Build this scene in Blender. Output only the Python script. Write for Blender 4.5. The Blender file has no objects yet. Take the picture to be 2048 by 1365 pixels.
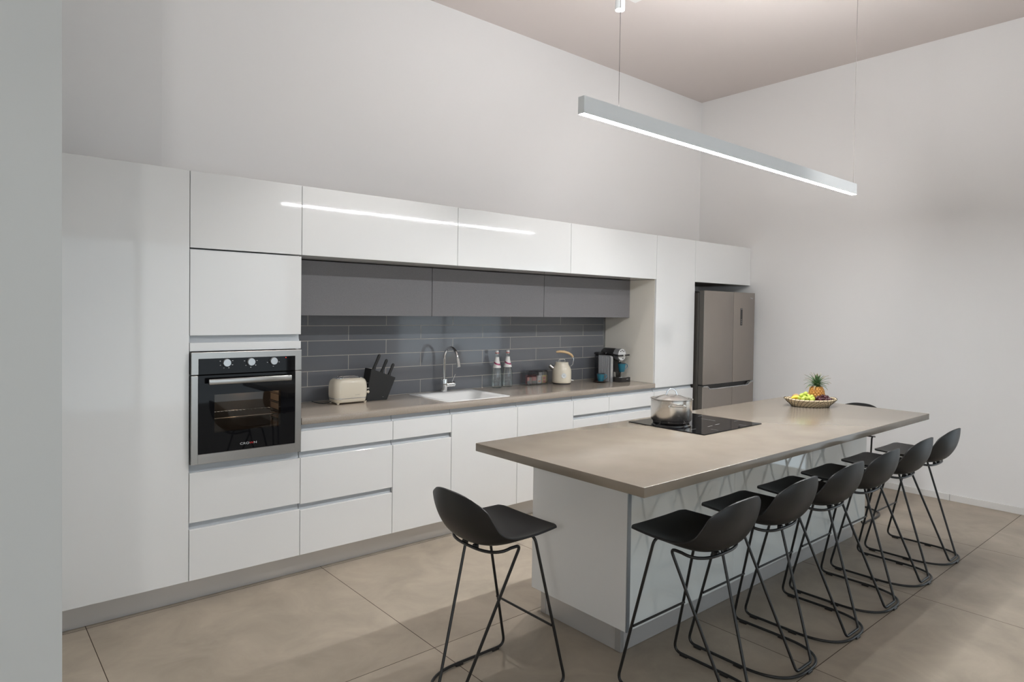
import bpy, bmesh, math, random
from mathutils import Vector, Matrix
random.seed(7)
PI = math.pi
S = bpy.context.scene
C = S.collection

# ------------------------------------------------------------------ camera
cam_d = bpy.data.cameras.new('camera')
cam = bpy.data.objects.new('camera', cam_d)
C.objects.link(cam)
S.camera = cam
cam_d.sensor_width = 36.0
cam_d.lens = 1314.27 / 2048 * 36.0
cam_d.shift_y = -(682.5 - 650.40) / 2048
cam_d.clip_start = 0.05
YAW, PITCH, ROLL = -0.7073, -0.0210, 0.0140
F = Vector((-math.sin(YAW) * math.cos(PITCH), math.cos(YAW) * math.cos(PITCH), math.sin(PITCH)))
R = Vector((math.cos(YAW), math.sin(YAW), 0))
U = R.cross(F)
R2 = R * math.cos(ROLL) + U * math.sin(ROLL)
U2 = -R * math.sin(ROLL) + U * math.cos(ROLL)
M = Matrix((R2, U2, -F)).transposed().to_4x4()
M.translation = Vector((-0.946, -3.6877, 1.5658))
cam.matrix_world = M

# ------------------------------------------------------------------ world, view, lamps
w = bpy.data.worlds.new('dusk_sky')
S.world = w
w.use_nodes = True
bg = w.node_tree.nodes['Background']
bg.inputs[0].default_value = (0.80, 0.92, 1.0, 1)
bg.inputs[1].default_value = 1.5
S.view_settings.view_transform = 'Standard'
S.view_settings.look = 'None'
S.view_settings.gamma = 1.0
S.view_settings.use_curve_mapping = False
S.view_settings.exposure = 0.0
S.cycles.use_denoising = True
S.cycles.max_bounces = 10
S.cycles.diffuse_bounces = 6
S.cycles.glossy_bounces = 6
S.cycles.transmission_bounces = 8
S.cycles.transparent_max_bounces = 24
S.cycles.caustics_reflective = False
S.cycles.caustics_refractive = False

BAR = 195.0          # emission of the linear pendant diffuser
FILL_UP = 290.0           # emission of an uplight strip added to brighten walls and ceiling
# ceiling spots: x, y, watts, cone in degrees
SPOTS = [(2.575, -0.67, 75, 84, None)]
FILL_SPOTS = [(1.0, -0.67, 75, 80, None), (3.7, -3.5, 120, 62, (4.6, 0.2, 2.0))]  # unseen spots added to brighten the aisle and the fridge corner
FILL_GLOBE = [(-2.2, -4.5, 2.0, 230)]  # added side fill from behind the camera


def spot_lamp(x, y, z, watts, cone, aim=None):
    d = bpy.data.lights.new('spot_beam', 'SPOT')
    d.energy = watts
    d.spot_size = math.radians(cone)
    d.spot_blend = 0.6
    d.shadow_soft_size = 0.035
    d.color = (1.0, 0.97, 0.95)
    o = bpy.data.objects.new('spot_beam', d)
    o.location = (x, y, z)
    if aim:
        o.rotation_euler = (Vector(aim) - Vector((x, y, z))).to_track_quat('-Z', 'Y').to_euler()
    C.objects.link(o)
    return o


# ------------------------------------------------------------------ materials
def mat(name, col, rough=0.5, metal=0.0, coat=0.0, spec=0.5, trans=0.0, ior=1.5, emit=None, estr=0.0,
        noise=None, bump=None, alpha=1.0):
    m = bpy.data.materials.new(name)
    m.use_nodes = True
    nt = m.node_tree
    b = nt.nodes['Principled BSDF']
    b.inputs['Base Color'].default_value = (*col, 1)
    b.inputs['Roughness'].default_value = rough
    b.inputs['Metallic'].default_value = metal
    b.inputs['Coat Weight'].default_value = coat
    b.inputs['Coat Roughness'].default_value = 0.03
    b.inputs['Specular IOR Level'].default_value = spec
    b.inputs['Transmission Weight'].default_value = trans
    b.inputs['IOR'].default_value = ior
    b.inputs['Alpha'].default_value = alpha
    if emit:
        b.inputs['Emission Color'].default_value = (*emit, 1)
        b.inputs['Emission Strength'].default_value = estr
    tc = nt.nodes.new('ShaderNodeTexCoord')
    if noise:      # (scale xyz, colour 2, detail)
        mp = nt.nodes.new('ShaderNodeMapping')
        mp.inputs['Scale'].default_value = noise[0]
        n = nt.nodes.new('ShaderNodeTexNoise')
        n.inputs['Scale'].default_value = 1
        n.inputs['Detail'].default_value = noise[2]
        mx = nt.nodes.new('ShaderNodeMix')
        mx.data_type = 'RGBA'
        mx.inputs[6].default_value = (*col, 1)
        mx.inputs[7].default_value = (*noise[1], 1)
        rp = nt.nodes.new('ShaderNodeMapRange')
        rp.inputs[1].default_value = 0.3
        rp.inputs[2].default_value = 0.7
        nt.links.new(tc.outputs['Object'], mp.inputs[0])
        nt.links.new(mp.outputs[0], n.inputs['Vector'])
        nt.links.new(n.outputs['Fac'], rp.inputs[0])
        nt.links.new(rp.outputs[0], mx.inputs[0])
        nt.links.new(mx.outputs[2], b.inputs['Base Color'])
    if bump:       # (scale xyz, strength, distance)
        mp = nt.nodes.new('ShaderNodeMapping')
        mp.inputs['Scale'].default_value = bump[0]
        n = nt.nodes.new('ShaderNodeTexNoise')
        n.inputs['Scale'].default_value = 1
        n.inputs['Detail'].default_value = 2
        bp = nt.nodes.new('ShaderNodeBump')
        bp.inputs['Strength'].default_value = bump[1]
        bp.inputs['Distance'].default_value = bump[2]
        nt.links.new(tc.outputs['Object'], mp.inputs[0])
        nt.links.new(mp.outputs[0], n.inputs['Vector'])
        nt.links.new(n.outputs['Fac'], bp.inputs['Height'])
        nt.links.new(bp.outputs[0], b.inputs['Normal'])
        if coat:
            nt.links.new(bp.outputs[0], b.inputs['Coat Normal'])
    return m


def thin_glass(name, tint, rim_tint, refl=0.10, rough=0.0):
    """thin-walled clear sheet: transparent body, darker towards grazing angles, plus a mirror film"""
    m = bpy.data.materials.new(name)
    m.use_nodes = True
    nt = m.node_tree
    nt.nodes.remove(nt.nodes['Principled BSDF'])
    out = nt.nodes['Material Output']
    lw = nt.nodes.new('ShaderNodeLayerWeight')
    lw.inputs['Blend'].default_value = 0.45
    mx = nt.nodes.new('ShaderNodeMix')
    mx.data_type = 'RGBA'
    mx.inputs[6].default_value = (*tint, 1)
    mx.inputs[7].default_value = (*rim_tint, 1)
    nt.links.new(lw.outputs['Facing'], mx.inputs[0])
    tr = nt.nodes.new('ShaderNodeBsdfTransparent')
    nt.links.new(mx.outputs[2], tr.inputs[0])
    gl = nt.nodes.new('ShaderNodeBsdfGlossy')
    gl.inputs['Roughness'].default_value = rough
    mr = nt.nodes.new('ShaderNodeMapRange')
    mr.inputs[3].default_value = refl * 0.4
    mr.inputs[4].default_value = min(1.0, refl * 5)
    nt.links.new(lw.outputs['Fresnel'], mr.inputs[0])
    ms = nt.nodes.new('ShaderNodeMixShader')
    nt.links.new(mr.outputs[0], ms.inputs[0])
    nt.links.new(tr.outputs[0], ms.inputs[1])
    nt.links.new(gl.outputs[0], ms.inputs[2])
    nt.links.new(ms.outputs[0], out.inputs[0])
    return m


def brick_mat(name, c1, c2, mortar, bw, rh, ms, loc, rot, offset, rough, mrough=0.7, cloud=None, coat=0.0, bumpd=0.001):
    m = bpy.data.materials.new(name)
    m.use_nodes = True
    nt = m.node_tree
    b = nt.nodes['Principled BSDF']
    tc = nt.nodes.new('ShaderNodeTexCoord')
    mp = nt.nodes.new('ShaderNodeMapping')
    mp.vector_type = 'POINT'
    mp.inputs['Location'].default_value = loc
    mp.inputs['Rotation'].default_value = rot
    br = nt.nodes.new('ShaderNodeTexBrick')
    br.offset = offset
    br.offset_frequency = 2
    br.inputs['Scale'].default_value = 1.0
    br.inputs['Brick Width'].default_value = bw
    br.inputs['Row Height'].default_value = rh
    br.inputs['Mortar Size'].default_value = ms
    br.inputs['Mortar Smooth'].default_value = 0.1
    br.inputs['Bias'].default_value = 0.0
    br.inputs['Color1'].default_value = (*c1, 1)
    br.inputs['Color2'].default_value = (*c2, 1)
    br.inputs['Mortar'].default_value = (*mortar, 1)
    nt.links.new(tc.outputs['Object'], mp.inputs[0])
    nt.links.new(mp.outputs[0], br.inputs['Vector'])
    src = br.outputs['Color']
    if cloud:
        n = nt.nodes.new('ShaderNodeTexNoise')
        n.inputs['Scale'].default_value = cloud[0]
        n.inputs['Detail'].default_value = 9
        n.inputs['Roughness'].default_value = 0.62
        n.inputs['Distortion'].default_value = 0.6
        mr = nt.nodes.new('ShaderNodeMapRange')
        mr.inputs[1].default_value = 0.3
        mr.inputs[2].default_value = 0.7
        mr.inputs[3].default_value = cloud[1]
        mr.inputs[4].default_value = cloud[2]
        hs = nt.nodes.new('ShaderNodeHueSaturation')
        nt.links.new(tc.outputs['Object'], n.inputs['Vector'])
        nt.links.new(n.outputs['Fac'], mr.inputs[0])
        nt.links.new(mr.outputs[0], hs.inputs['Value'])
        nt.links.new(src, hs.inputs['Color'])
        src = hs.outputs[0]
    b.inputs['Specular IOR Level'].default_value = 0.5 if offset else 0.3
    nt.links.new(src, b.inputs['Base Color'])
    mr2 = nt.nodes.new('ShaderNodeMapRange')
    mr2.inputs[3].default_value = rough
    mr2.inputs[4].default_value = mrough
    nt.links.new(br.outputs['Fac'], mr2.inputs[0])
    nt.links.new(mr2.outputs[0], b.inputs['Roughness'])
    bp = nt.nodes.new('ShaderNodeBump')
    bp.inputs['Strength'].default_value = 0.5
    bp.inputs['Distance'].default_value = bumpd
    bp.invert = True
    nt.links.new(br.outputs['Fac'], bp.inputs['Height'])
    nt.links.new(bp.outputs[0], b.inputs['Normal'])
    b.inputs['Coat Weight'].default_value = coat
    return m


m_wall = mat('wall_paint', (0.83, 0.825, 0.82), 0.9, bump=((160,) * 3, 0.05, 0.001))
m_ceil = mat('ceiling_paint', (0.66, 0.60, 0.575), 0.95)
m_pillar = mat('pillar_paint', (0.63, 0.66, 0.66), 0.85, bump=((120,) * 3, 0.05, 0.001))
m_white = mat('white_lacquer', (0.78, 0.785, 0.78), 0.045, bump=((90,) * 3, 0.035, 0.0005))
m_glasswhite = mat('white_glass_front', (0.80, 0.84, 0.83), 0.05, coat=0.8)
m_carcass = mat('carcass_board', (0.42, 0.39, 0.34), 0.7)
m_grip = mat('grip_aluminium', (0.50, 0.53, 0.56), 0.5)
m_plinth = mat('kickboard_steel', (0.62, 0.62, 0.62), 0.30, metal=0.75, bump=((2, 2, 400), 0.05, 0.0005))
m_plinthisl = mat('island_kickboard', (0.60, 0.60, 0.60), 0.36, metal=0.55)
m_edge = mat('corner_profile', (0.34, 0.38, 0.42), 0.3, metal=0.7)
m_fabric = mat('grey_linen_laminate', (0.165, 0.158, 0.165), 0.55, noise=((330, 330, 420), (0.205, 0.197, 0.204), 3),
               bump=((400, 400, 900), 0.15, 0.0005))
m_beige = mat('beige_side_panel', (0.80, 0.765, 0.69), 0.18, coat=0.2)
m_stone = mat('taupe_quartz', (0.33, 0.283, 0.235), 0.16, noise=((260,) * 3, (0.39, 0.34, 0.29), 3))
m_stone2 = mat('taupe_island_quartz', (0.240, 0.202, 0.160), 0.20, spec=0.4, noise=((5, 5, 5), (0.275, 0.234, 0.187), 8))
m_steel = mat('brushed_steel', (0.50, 0.485, 0.465), 0.30, metal=1.0, bump=((1200, 4, 4), 0.06, 0.0004))
m_pot = mat('pot_steel', (0.66, 0.63, 0.59), 0.22, metal=1.0)
m_chrome = mat('chrome', (0.82, 0.83, 0.84), 0.06, metal=1.0)
m_fridge = mat('fridge_steel', (0.345, 0.31, 0.28), 0.36, metal=0.75, bump=((3, 3, 900), 0.04, 0.0004))
m_fridgeside = mat('fridge_dark_side', (0.085, 0.078, 0.07), 0.4, metal=0.3)
m_dark = mat('dark_plastic', (0.018, 0.017, 0.017), 0.35)
m_blackglass = mat('black_glass', (0.005, 0.005, 0.006), 0.03, spec=0.22)
m_ovenglass = thin_glass('oven_window_glass', (0.85, 0.82, 0.78), (0.7, 0.67, 0.65), 0.035)
m_cavity = mat('oven_enamel', (0.09, 0.078, 0.07), 0.35)
m_black = mat('matt_black_wood', (0.012, 0.012, 0.012), 0.6)
m_stool = mat('black_polypropylene', (0.011, 0.0105, 0.0105), 0.45, bump=((900,) * 3, 0.08, 0.0003))
m_tube = mat('black_powdercoat', (0.010, 0.010, 0.010), 0.34)
m_cream = mat('cream_enamel', (0.72, 0.66, 0.54), 0.14, coat=0.5)
m_wood = mat('pale_beech', (0.70, 0.50, 0.28), 0.45, noise=((20, 20, 120), (0.62, 0.42, 0.22), 4))
m_sink = mat('white_sink', (0.80, 0.80, 0.79), 0.25)
m_glass = thin_glass('clear_glass', (0.985, 1.0, 0.995), (0.80, 0.88, 0.87), 0.10)
m_acrylic = thin_glass('clear_acrylic', (0.99, 0.99, 0.995), (0.93, 0.95, 0.98), 0.12)
m_tank = thin_glass('smoked_tank', (0.55, 0.54, 0.60), (0.25, 0.25, 0.30), 0.10)
m_paper = mat('white_paper', (0.80, 0.78, 0.76), 0.5)
m_red = mat('red_print', (0.55, 0.03, 0.03), 0.4)
m_crimson = mat('crimson_print', (0.30, 0.035, 0.11), 0.45)
m_redcard = mat('red_sachet', (0.50, 0.05, 0.05), 0.45)
m_orange = mat('orange_print', (0.85, 0.30, 0.06), 0.5)
m_yellow = mat('yellow_print', (0.80, 0.52, 0.03), 0.45)
m_teal = mat('teal_glaze', (0.012, 0.13, 0.19), 0.15, coat=0.4)
m_brownglaze = mat('brown_glaze', (0.035, 0.016, 0.012), 0.2, coat=0.3)
m_dial = mat('dial_face', (0.70, 0.73, 0.74), 0.3)
m_logo = mat('logo_grey', (0.55, 0.56, 0.58), 0.4)
m_silver = mat('silver_plastic', (0.55, 0.56, 0.57), 0.25, metal=0.7)
m_alubar = mat('lamp_aluminium', (0.80, 0.84, 0.86), 0.45)
m_wire = mat('wire_grey', (0.22, 0.20, 0.19), 0.6)
m_diff = mat('lamp_diffuser', (0.9, 0.9, 0.9), 0.5, emit=(0.95, 0.98, 1.0), estr=BAR)
m_upfill = mat('added_uplight', (0.9, 0.9, 0.9), 0.5, emit=(1.0, 0.985, 0.985), estr=FILL_UP)
m_lens = mat('spot_lens', (0.9, 0.9, 0.9), 0.5, emit=(1.0, 0.97, 0.93), estr=60)
m_ovenlamp = mat('oven_lamp', (0.9, 0.8, 0.6), 0.5, emit=(1.0, 0.72, 0.48), estr=260)
m_whiteplastic = mat('white_plastic', (0.75, 0.75, 0.74), 0.4)
m_redled = mat('red_led', (0.8, 0.02, 0.02), 0.4, emit=(1, 0.05, 0.02), estr=2)
m_winframe = mat('window_frame_grey', (0.3, 0.3, 0.3), 0.5)
m_base = mat('skirting_white', (0.74, 0.73, 0.71), 0.45)
m_wicker = mat('seagrass', (0.60, 0.49, 0.33), 0.65)
m_wickerdark = mat('black_straw', (0.02, 0.015, 0.012), 0.6)
m_ggrape = mat('green_grape_skin', (0.50, 0.58, 0.10), 0.22, coat=0.2)
m_dgrape = mat('dark_grape_skin', (0.055, 0.008, 0.015), 0.22, coat=0.3)
m_stem = mat('grape_stem', (0.42, 0.26, 0.08), 0.6)
m_pine = mat('pineapple_skin', (0.62, 0.24, 0.03), 0.5, noise=((90,) * 3, (0.28, 0.12, 0.03), 4))
m_pinetip = mat('pineapple_eye', (0.60, 0.30, 0.07), 0.6)
m_leaf = mat('pineapple_leaf', (0.055, 0.13, 0.045), 0.45, noise=((60,) * 3, (0.12, 0.20, 0.09), 4))
m_leafdry = mat('dry_leaf_tip', (0.36, 0.26, 0.15), 0.6)
m_kiwi = mat('kiwi_skin', (0.36, 0.22, 0.11), 0.8)
m_star = mat('star_fruit_skin', (0.72, 0.50, 0.015), 0.5)
m_greenleaf = mat('lime_skin', (0.14, 0.25, 0.03), 0.4)
m_tile = brick_mat('grey_wall_tile', (0.128, 0.135, 0.150), (0.146, 0.150, 0.162), (0.42, 0.385, 0.34), 0.6028, 0.104, 0.0022,
                   (-0.9 + 0.6028 * 3, -(0.927 - 0.104 * 4), 0), (-PI / 2, 0, 0), 0.5, 0.09, coat=0.3)
m_floor = brick_mat('floor_tile', (0.345, 0.292, 0.230), (0.375, 0.320, 0.254), (0.045, 0.028, 0.018), 1.2057, 1.2057, 0.0018,
                    (-0.7546 + 12.057, 1.1778 + 12.057, 0), (0, 0, 0), 0.0, 0.42, 0.8, cloud=(3.2, 0.82, 1.16))


# ------------------------------------------------------------------ mesh helpers
def NB():
    return bmesh.new()


def box(bm, x0, x1, y0, y1, z0, z1, bev=0.0, seg=1):
    r = bmesh.ops.create_cube(bm, size=1.0)
    vs = r['verts']
    for v in vs:
        v.co = Vector(((x0 + x1) / 2 + v.co.x * (x1 - x0), (y0 + y1) / 2 + v.co.y * (y1 - y0), (z0 + z1) / 2 + v.co.z * (z1 - z0)))
    if bev:
        es = list({e for v in vs for e in v.link_edges})
        bmesh.ops.bevel(bm, geom=es, offset=bev, segments=seg, profile=0.5, affect='EDGES')
    return vs


def prism(bm, pts, axis, a, b):
    """extrude a polygon along axis: pts are the other two coordinates in order"""
    def mk(p, t):
        return {'x': (t, p[0], p[1]), 'y': (p[0], t, p[1]), 'z': (p[0], p[1], t)}[axis]
    A = [bm.verts.new(mk(p, a)) for p in pts]
    B = [bm.verts.new(mk(p, b)) for p in pts]
    n = len(pts)
    bm.faces.new(A)
    bm.faces.new(B[::-1])
    for i in range(n):
        bm.faces.new((A[i], B[i], B[(i + 1) % n], A[(i + 1) % n]))


def lathe(bm, prof, seg=32, c=(0, 0, 0), axis=None, closed=False):
    """revolve (r, h) profile about a vertical axis (or along `axis` vector)"""
    rings = []
    q = Vector((0, 0, 1)).rotation_difference(Vector(axis).normalized()).to_matrix() if axis else Matrix.Identity(3)
    cc = Vector(c)
    for (r, h) in prof:
        if r < 1e-6:
            rings.append([bm.verts.new(cc + q @ Vector((0, 0, h)))])
        else:
            rings.append([bm.verts.new(cc + q @ Vector((r * math.cos(2 * PI * k / seg), r * math.sin(2 * PI * k / seg), h))) for k in range(seg)])
    pairs = list(zip(rings, rings[1:]))
    if closed:
        pairs.append((rings[-1], rings[0]))
    for A, B in pairs:
        for k in range(seg):
            k2 = (k + 1) % seg
            if len(A) == 1 and len(B) == 1:
                continue
            if len(A) == 1:
                bm.faces.new((A[0], B[k], B[k2]))
            elif len(B) == 1:
                bm.faces.new((A[k], B[0], A[k2]))
            else:
                bm.faces.new((A[k], B[k], B[k2], A[k2]))


def fillet(pts, rad, n=6):
    P = [Vector(p) for p in pts]
    out = [P[0]]
    for i in range(1, len(P) - 1):
        a, b, c = P[i - 1], P[i], P[i + 1]
        d1, d2 = (a - b), (c - b)
        ang = d1.angle(d2)
        t = min(rad / max(math.tan(ang / 2), 1e-3), d1.length * 0.48, d2.length * 0.48)
        p1, p2 = b + d1.normalized() * t, b + d2.normalized() * t
        for k in range(n + 1):
            s = k / n
            out.append((1 - s) ** 2 * p1 + 2 * s * (1 - s) * b + s * s * p2)
    out.append(P[-1])
    return out


def tube(bm, pts, r, seg=10, cap=True):
    P = [Vector(p) for p in pts]
    rr = r if isinstance(r, (list, tuple)) else [r] * len(P)
    rings = []
    t = (P[1] - P[0]).normalized()
    n = t.orthogonal().normalized()
    for i, p in enumerate(P):
        if i == 0:
            tn = (P[1] - P[0]).normalized()
        elif i == len(P) - 1:
            tn = (P[-1] - P[-2]).normalized()
        else:
            tn = ((P[i + 1] - P[i]).normalized() + (P[i] - P[i - 1]).normalized()).normalized()
        n = (t.rotation_difference(tn) @ n)
        n = (n - tn * n.dot(tn)).normalized()
        t = tn
        b = t.cross(n)
        rings.append([bm.verts.new(p + (n * math.cos(2 * PI * k / seg) + b * math.sin(2 * PI * k / seg)) * rr[i]) for k in range(seg)])
    for A, B in zip(rings, rings[1:]):
        for k in range(seg):
            bm.faces.new((A[k], A[(k + 1) % seg], B[(k + 1) % seg], B[k]))
    if cap:
        bm.faces.new(rings[0][::-1])
        bm.faces.new(rings[-1])


def grid(bm, nu, nv, fn, wrap=False):
    G = [[bm.verts.new(fn(i / (nu - (0 if wrap else 1)), j / (nv - 1))) for i in range(nu)] for j in range(nv)]
    for j in range(nv - 1):
        for i in range(nu if wrap else nu - 1):
            i2 = (i + 1) % nu
            bm.faces.new((G[j][i], G[j][i2], G[j + 1][i2], G[j + 1][i]))
    return G


def ball(bm, c, r, sx=1, sy=1, sz=1, u=14, v=9, rot=None):
    res = bmesh.ops.create_uvsphere(bm, u_segments=u, v_segments=v, radius=r)
    for q in res['verts']:
        p = Vector((q.co.x * sx, q.co.y * sy, q.co.z * sz))
        if rot:
            p = rot @ p
        q.co = p + Vector(c)


ORG = {}


def obj(name, bm, m, parent=None, smooth=True, ang=35, world=True):
    bmesh.ops.recalc_face_normals(bm, faces=bm.faces)
    me = bpy.data.meshes.new(name)
    if parent is not None and world:
        L = ORG.get(parent.as_pointer(), Vector((0, 0, 0)))
        bmesh.ops.translate(bm, verts=bm.verts, vec=-L)
    bm.to_mesh(me)
    bm.free()
    me.materials.append(m)
    if smooth:
        me.polygons.foreach_set('use_smooth', [True] * len(me.polygons))
        me.set_sharp_from_angle(angle=math.radians(ang))
    o = bpy.data.objects.new(name, me)
    C.objects.link(o)
    if parent is not None:
        o.parent = parent
        ORG[o.as_pointer()] = ORG.get(parent.as_pointer(), Vector((0, 0, 0))) if world else Vector((0, 0, 0))
    return o


def tag(o, label, cat, group=None):
    o['label'] = label
    o['category'] = cat
    if group:
        o['group'] = group
    return o


def thing(name, label, cat, loc=(0, 0, 0), rz=0, group=None, local=False):
    o = bpy.data.objects.new(name, None)
    o.empty_display_size = 0.1
    C.objects.link(o)
    o.location = loc
    o.rotation_euler = (0, 0, rz)
    ORG[o.as_pointer()] = Vector((0, 0, 0)) if local else Vector(loc)
    return tag(o, label, cat, group)


def struct(name, bm, m, **k):
    o = obj(name, bm, m, **k)
    o['kind'] = 'structure'
    return o


def bx(*a, bev=0.0, seg=1):
    bm = NB()
    box(bm, *a, bev=bev, seg=seg)
    return bm


def text_mesh(name, s, size, m, parent, origin, xdir, ydir, depth=0.0006, spacing=1.0, xs=1.0):
    """raised lettering: origin = lower-left corner, xdir = reading direction, ydir = up"""
    cu = bpy.data.curves.new(name, 'FONT')
    cu.body = s
    cu.size = size
    cu.space_character = spacing
    cu.extrude = depth
    t = bpy.data.objects.new(name + '_tmp', cu)
    C.objects.link(t)
    bpy.context.view_layer.update()
    dg = bpy.context.evaluated_depsgraph_get()
    me = bpy.data.meshes.new_from_object(t.evaluated_get(dg))
    bpy.data.objects.remove(t)
    xd, yd = Vector(xdir).normalized(), Vector(ydir).normalized()
    zd = xd.cross(yd)
    L = ORG.get(parent.as_pointer(), Vector((0, 0, 0)))
    for v in me.vertices:
        v.co = Vector(origin) + xd * v.co.x * xs + yd * v.co.y + zd * v.co.z - L
    me.materials.clear()
    me.materials.append(m)
    o = bpy.data.objects.new(name, me)
    C.objects.link(o)
    o.parent = parent
    return o


# ------------------------------------------------------------------ room shell
XW, YW, ZC = 5.543, 0.642, 3.96
XL, YB = -6.0, -7.6
PX = -0.658            # right face of the wing wall by the tall cupboard
struct('floor', bx(XL - 0.1, XW + 0.1, YB - 0.1, YW + 0.1, -0.06, 0), m_floor)
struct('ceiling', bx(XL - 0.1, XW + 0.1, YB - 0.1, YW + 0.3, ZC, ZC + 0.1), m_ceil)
struct('wall_kitchen', bx(0.008, XW, YW, YW + 0.12, 0, ZC), m_wall)
bm = NB()
prism(bm, [(0.008, YW), (0.008, YW + 0.12), (-1.2, YW + 0.42), (-1.2, YW + 0.16)], 'z', 0, ZC)  # turned back so this stretch renders darker, imitating a cast shade edge
struct('wall_kitchen_shade_angle', bm, m_wall)
# right wall: solid up to y = -2.95, then a tall glazed opening
bm = NB()
box(bm, XW, XW + 0.12, -2.95, YW + 0.12, 0, ZC)
box(bm, XW, XW + 0.12, -6.2, -2.95, 2.3, ZC)
box(bm, XW, XW + 0.12, YB, -6.2, 0, ZC)
struct('wall_right', bm, m_wall)
bm = NB()
for a, b in ((-2.95, -3.0), (-4.55, -4.6), (-6.15, -6.2)):
    box(bm, XW + 0.03, XW + 0.09, b, a, 0, 2.3)
box(bm, XW + 0.03, XW + 0.09, -6.2, -2.95, 2.25, 2.3)
struct('window_1', bm, m_winframe)
bm = NB()
box(bm, XL, XW, YB - 0.12, YB, 2.6, ZC)
box(bm, XL, -3.5, YB - 0.12, YB, 0, 2.6)
box(bm, 3.6, XW, YB - 0.12, YB, 0, 2.6)
struct('wall_back', bm, m_wall)
bm = NB()
for x in (-3.5, -1.2, 1.2, 3.54):
    box(bm, x, x + 0.06, YB - 0.09, YB - 0.03, 0, 2.6)
box(bm, -3.5, 3.6, YB - 0.09, YB - 0.03, 2.54, 2.6)
struct('window_2', bm, m_winframe)
struct('wall_left', bx(XL - 0.12, XL, YB, YW + 0.12, 0, ZC), m_wall)
struct('wall_wing', bx(XL, PX, -1.0, YW + 0.5, 0, ZC), m_pillar)
bm = NB()
box(bm, XW - 0.012, XW, -1.886, YW, 0, 0.055, 0.0015)
box(bm, XW - 0.012, XW, -2.95, -1.889, 0, 0.055, 0.0015)
struct('baseboard_right', bm, m_base)
# tiled splashback strip
struct('wall_splashback', bx(0.602, 3.90, 0.607, YW, 0.90, 1.56), m_tile, smooth=False)

# ------------------------------------------------------------------ kitchen run
G = 0.0018                     # half the gap between fronts
ZP, ZU, ZH = 0.121, 1.872, 2.274
YD = 0.019                     # front thickness; carcass starts behind it


def front(name, parent, x0, x1, z0, z1, m=None, y=0.0, label=None):
    o = obj(name, bx(x0 + G, x1 - G, y, y + YD, z0 + G, z1 - G, bev=0.0012), m or m_white, parent)
    if label:
        o['label'] = label
    return o


def grip(parent, x0, x1, z0, z1, y=0.0):
    bm = NB()
    h = z1 - z0
    prism(bm, [(y + 0.0195, z0 - 0.004), (y + 0.021, z0 + 0.004), (y + 0.026, z0 + h * 0.3), (y + 0.028, z0 + h * 0.65), (y + 0.028, z1 + 0.004),
               (y + 0.034, z1 + 0.004), (y + 0.034, z0 - 0.004)], 'x', x0 + 0.002, x1 - 0.002)
    return obj('grip_channel', bm, m_grip, parent)


def carcass(parent, x0, x1, y0, y1, z0, z1, m=None, name='carcass', top=True):
    bm = NB()
    t = 0.016
    box(bm, x0, x0 + t, y0, y1, z0, z1)
    box(bm, x1 - t, x1, y0, y1, z0, z1)
    box(bm, x0 + t, x1 - t, y0, y1, z0, z0 + t)
    if top:
        box(bm, x0 + t, x1 - t, y0, y1, z1 - t, z1)
    box(bm, x0 + t, x1 - t, y1 - 0.006, y1, z0 + t, z1 - t)
    return obj(name, bm, m or m_carcass, parent, smooth=False)


YC = 0.036
# tall larder on the left
t = thing('tall_larder', 'plain white tall larder cupboard with one full height door beside the wing wall', 'cupboard', (-0.33, 0.3, 0))
carcass(t, PX + 0.002, -0.001, YC - 0.015, 0.60, ZP, ZH - 0.001, m_white)
front('door', t, PX + 0.003, 0, ZP, ZH)
# oven column
t = thing('oven_housing', 'white tall oven housing with lift-up door above and two drawers below the oven', 'cupboard', (0.3, 0.3, 0))
carcass(t, 0.001, 0.599, YC, 0.60, ZP, 1.870, m_white)
front('door', t, 0, 0.6, 1.413, 1.866)
grip(t, 0, 0.598, 1.378, 1.413)
front('filler_panel', t, 0, 0.6, 1.330, 1.378)
grip(t, 0, 0.598, 0.694, 0.729)
front('drawer', t, 0, 0.6, 0.427, 0.694)
grip(t, 0, 0.598, 0.395, 0.427)
front('drawer', t, 0, 0.6, ZP, 0.395)
# top row of wall cupboards
tops = [(0.0, 0.6, 'white lift-up wall cupboard above the oven housing'),
        (0.6, 1.707, 'long white glossy wall cupboard right of the oven column, widest lamp streak reflected'),
        (1.707, 2.815, 'white glossy wall cupboard in the middle where the lamp streak ends'),
        (2.815, 3.922, 'white wall cupboard left of the narrow pantry cupboard'),
        (4.526, XW - 0.003, 'white wall cupboard above the fridge in the corner')]
for x0, x1, lb in tops:
    t = thing('wall_cupboard', lb, 'cupboard', ((x0 + x1) / 2, 0.3, ZU), group='white wall cupboards of the top row')
    carcass(t, x0 + 0.001, x1 - 0.001, YC - 0.015, 0.60, ZU + 0.002, ZH - 0.001, m_white if x0 < 4 else m_carcass)
    front('door', t, x0, x1, ZU, ZH)
# pantry
t = thing('pantry_cupboard', 'narrow white full height pantry cupboard left of the fridge with beige inner side', 'cupboard', (4.224, 0.3, 0))
carcass(t, 3.945, 4.524, YC, 0.60, ZP, ZH - 0.001, m_white)
front('door', t, 3.922, 4.526, 0.882, ZH)
grip(t, 3.924, 4.524, 0.850, 0.882)
front('drawer', t, 3.922, 4.526, 0.484, 0.850)
front('drawer', t, 3.922, 4.526, ZP, 0.484)
o = obj('side_panel', bx(3.922, 3.944, 0.0195, 0.602, 0.9275, ZU), m_beige, t)
o['label'] = 'beige glossy side panel'
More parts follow.
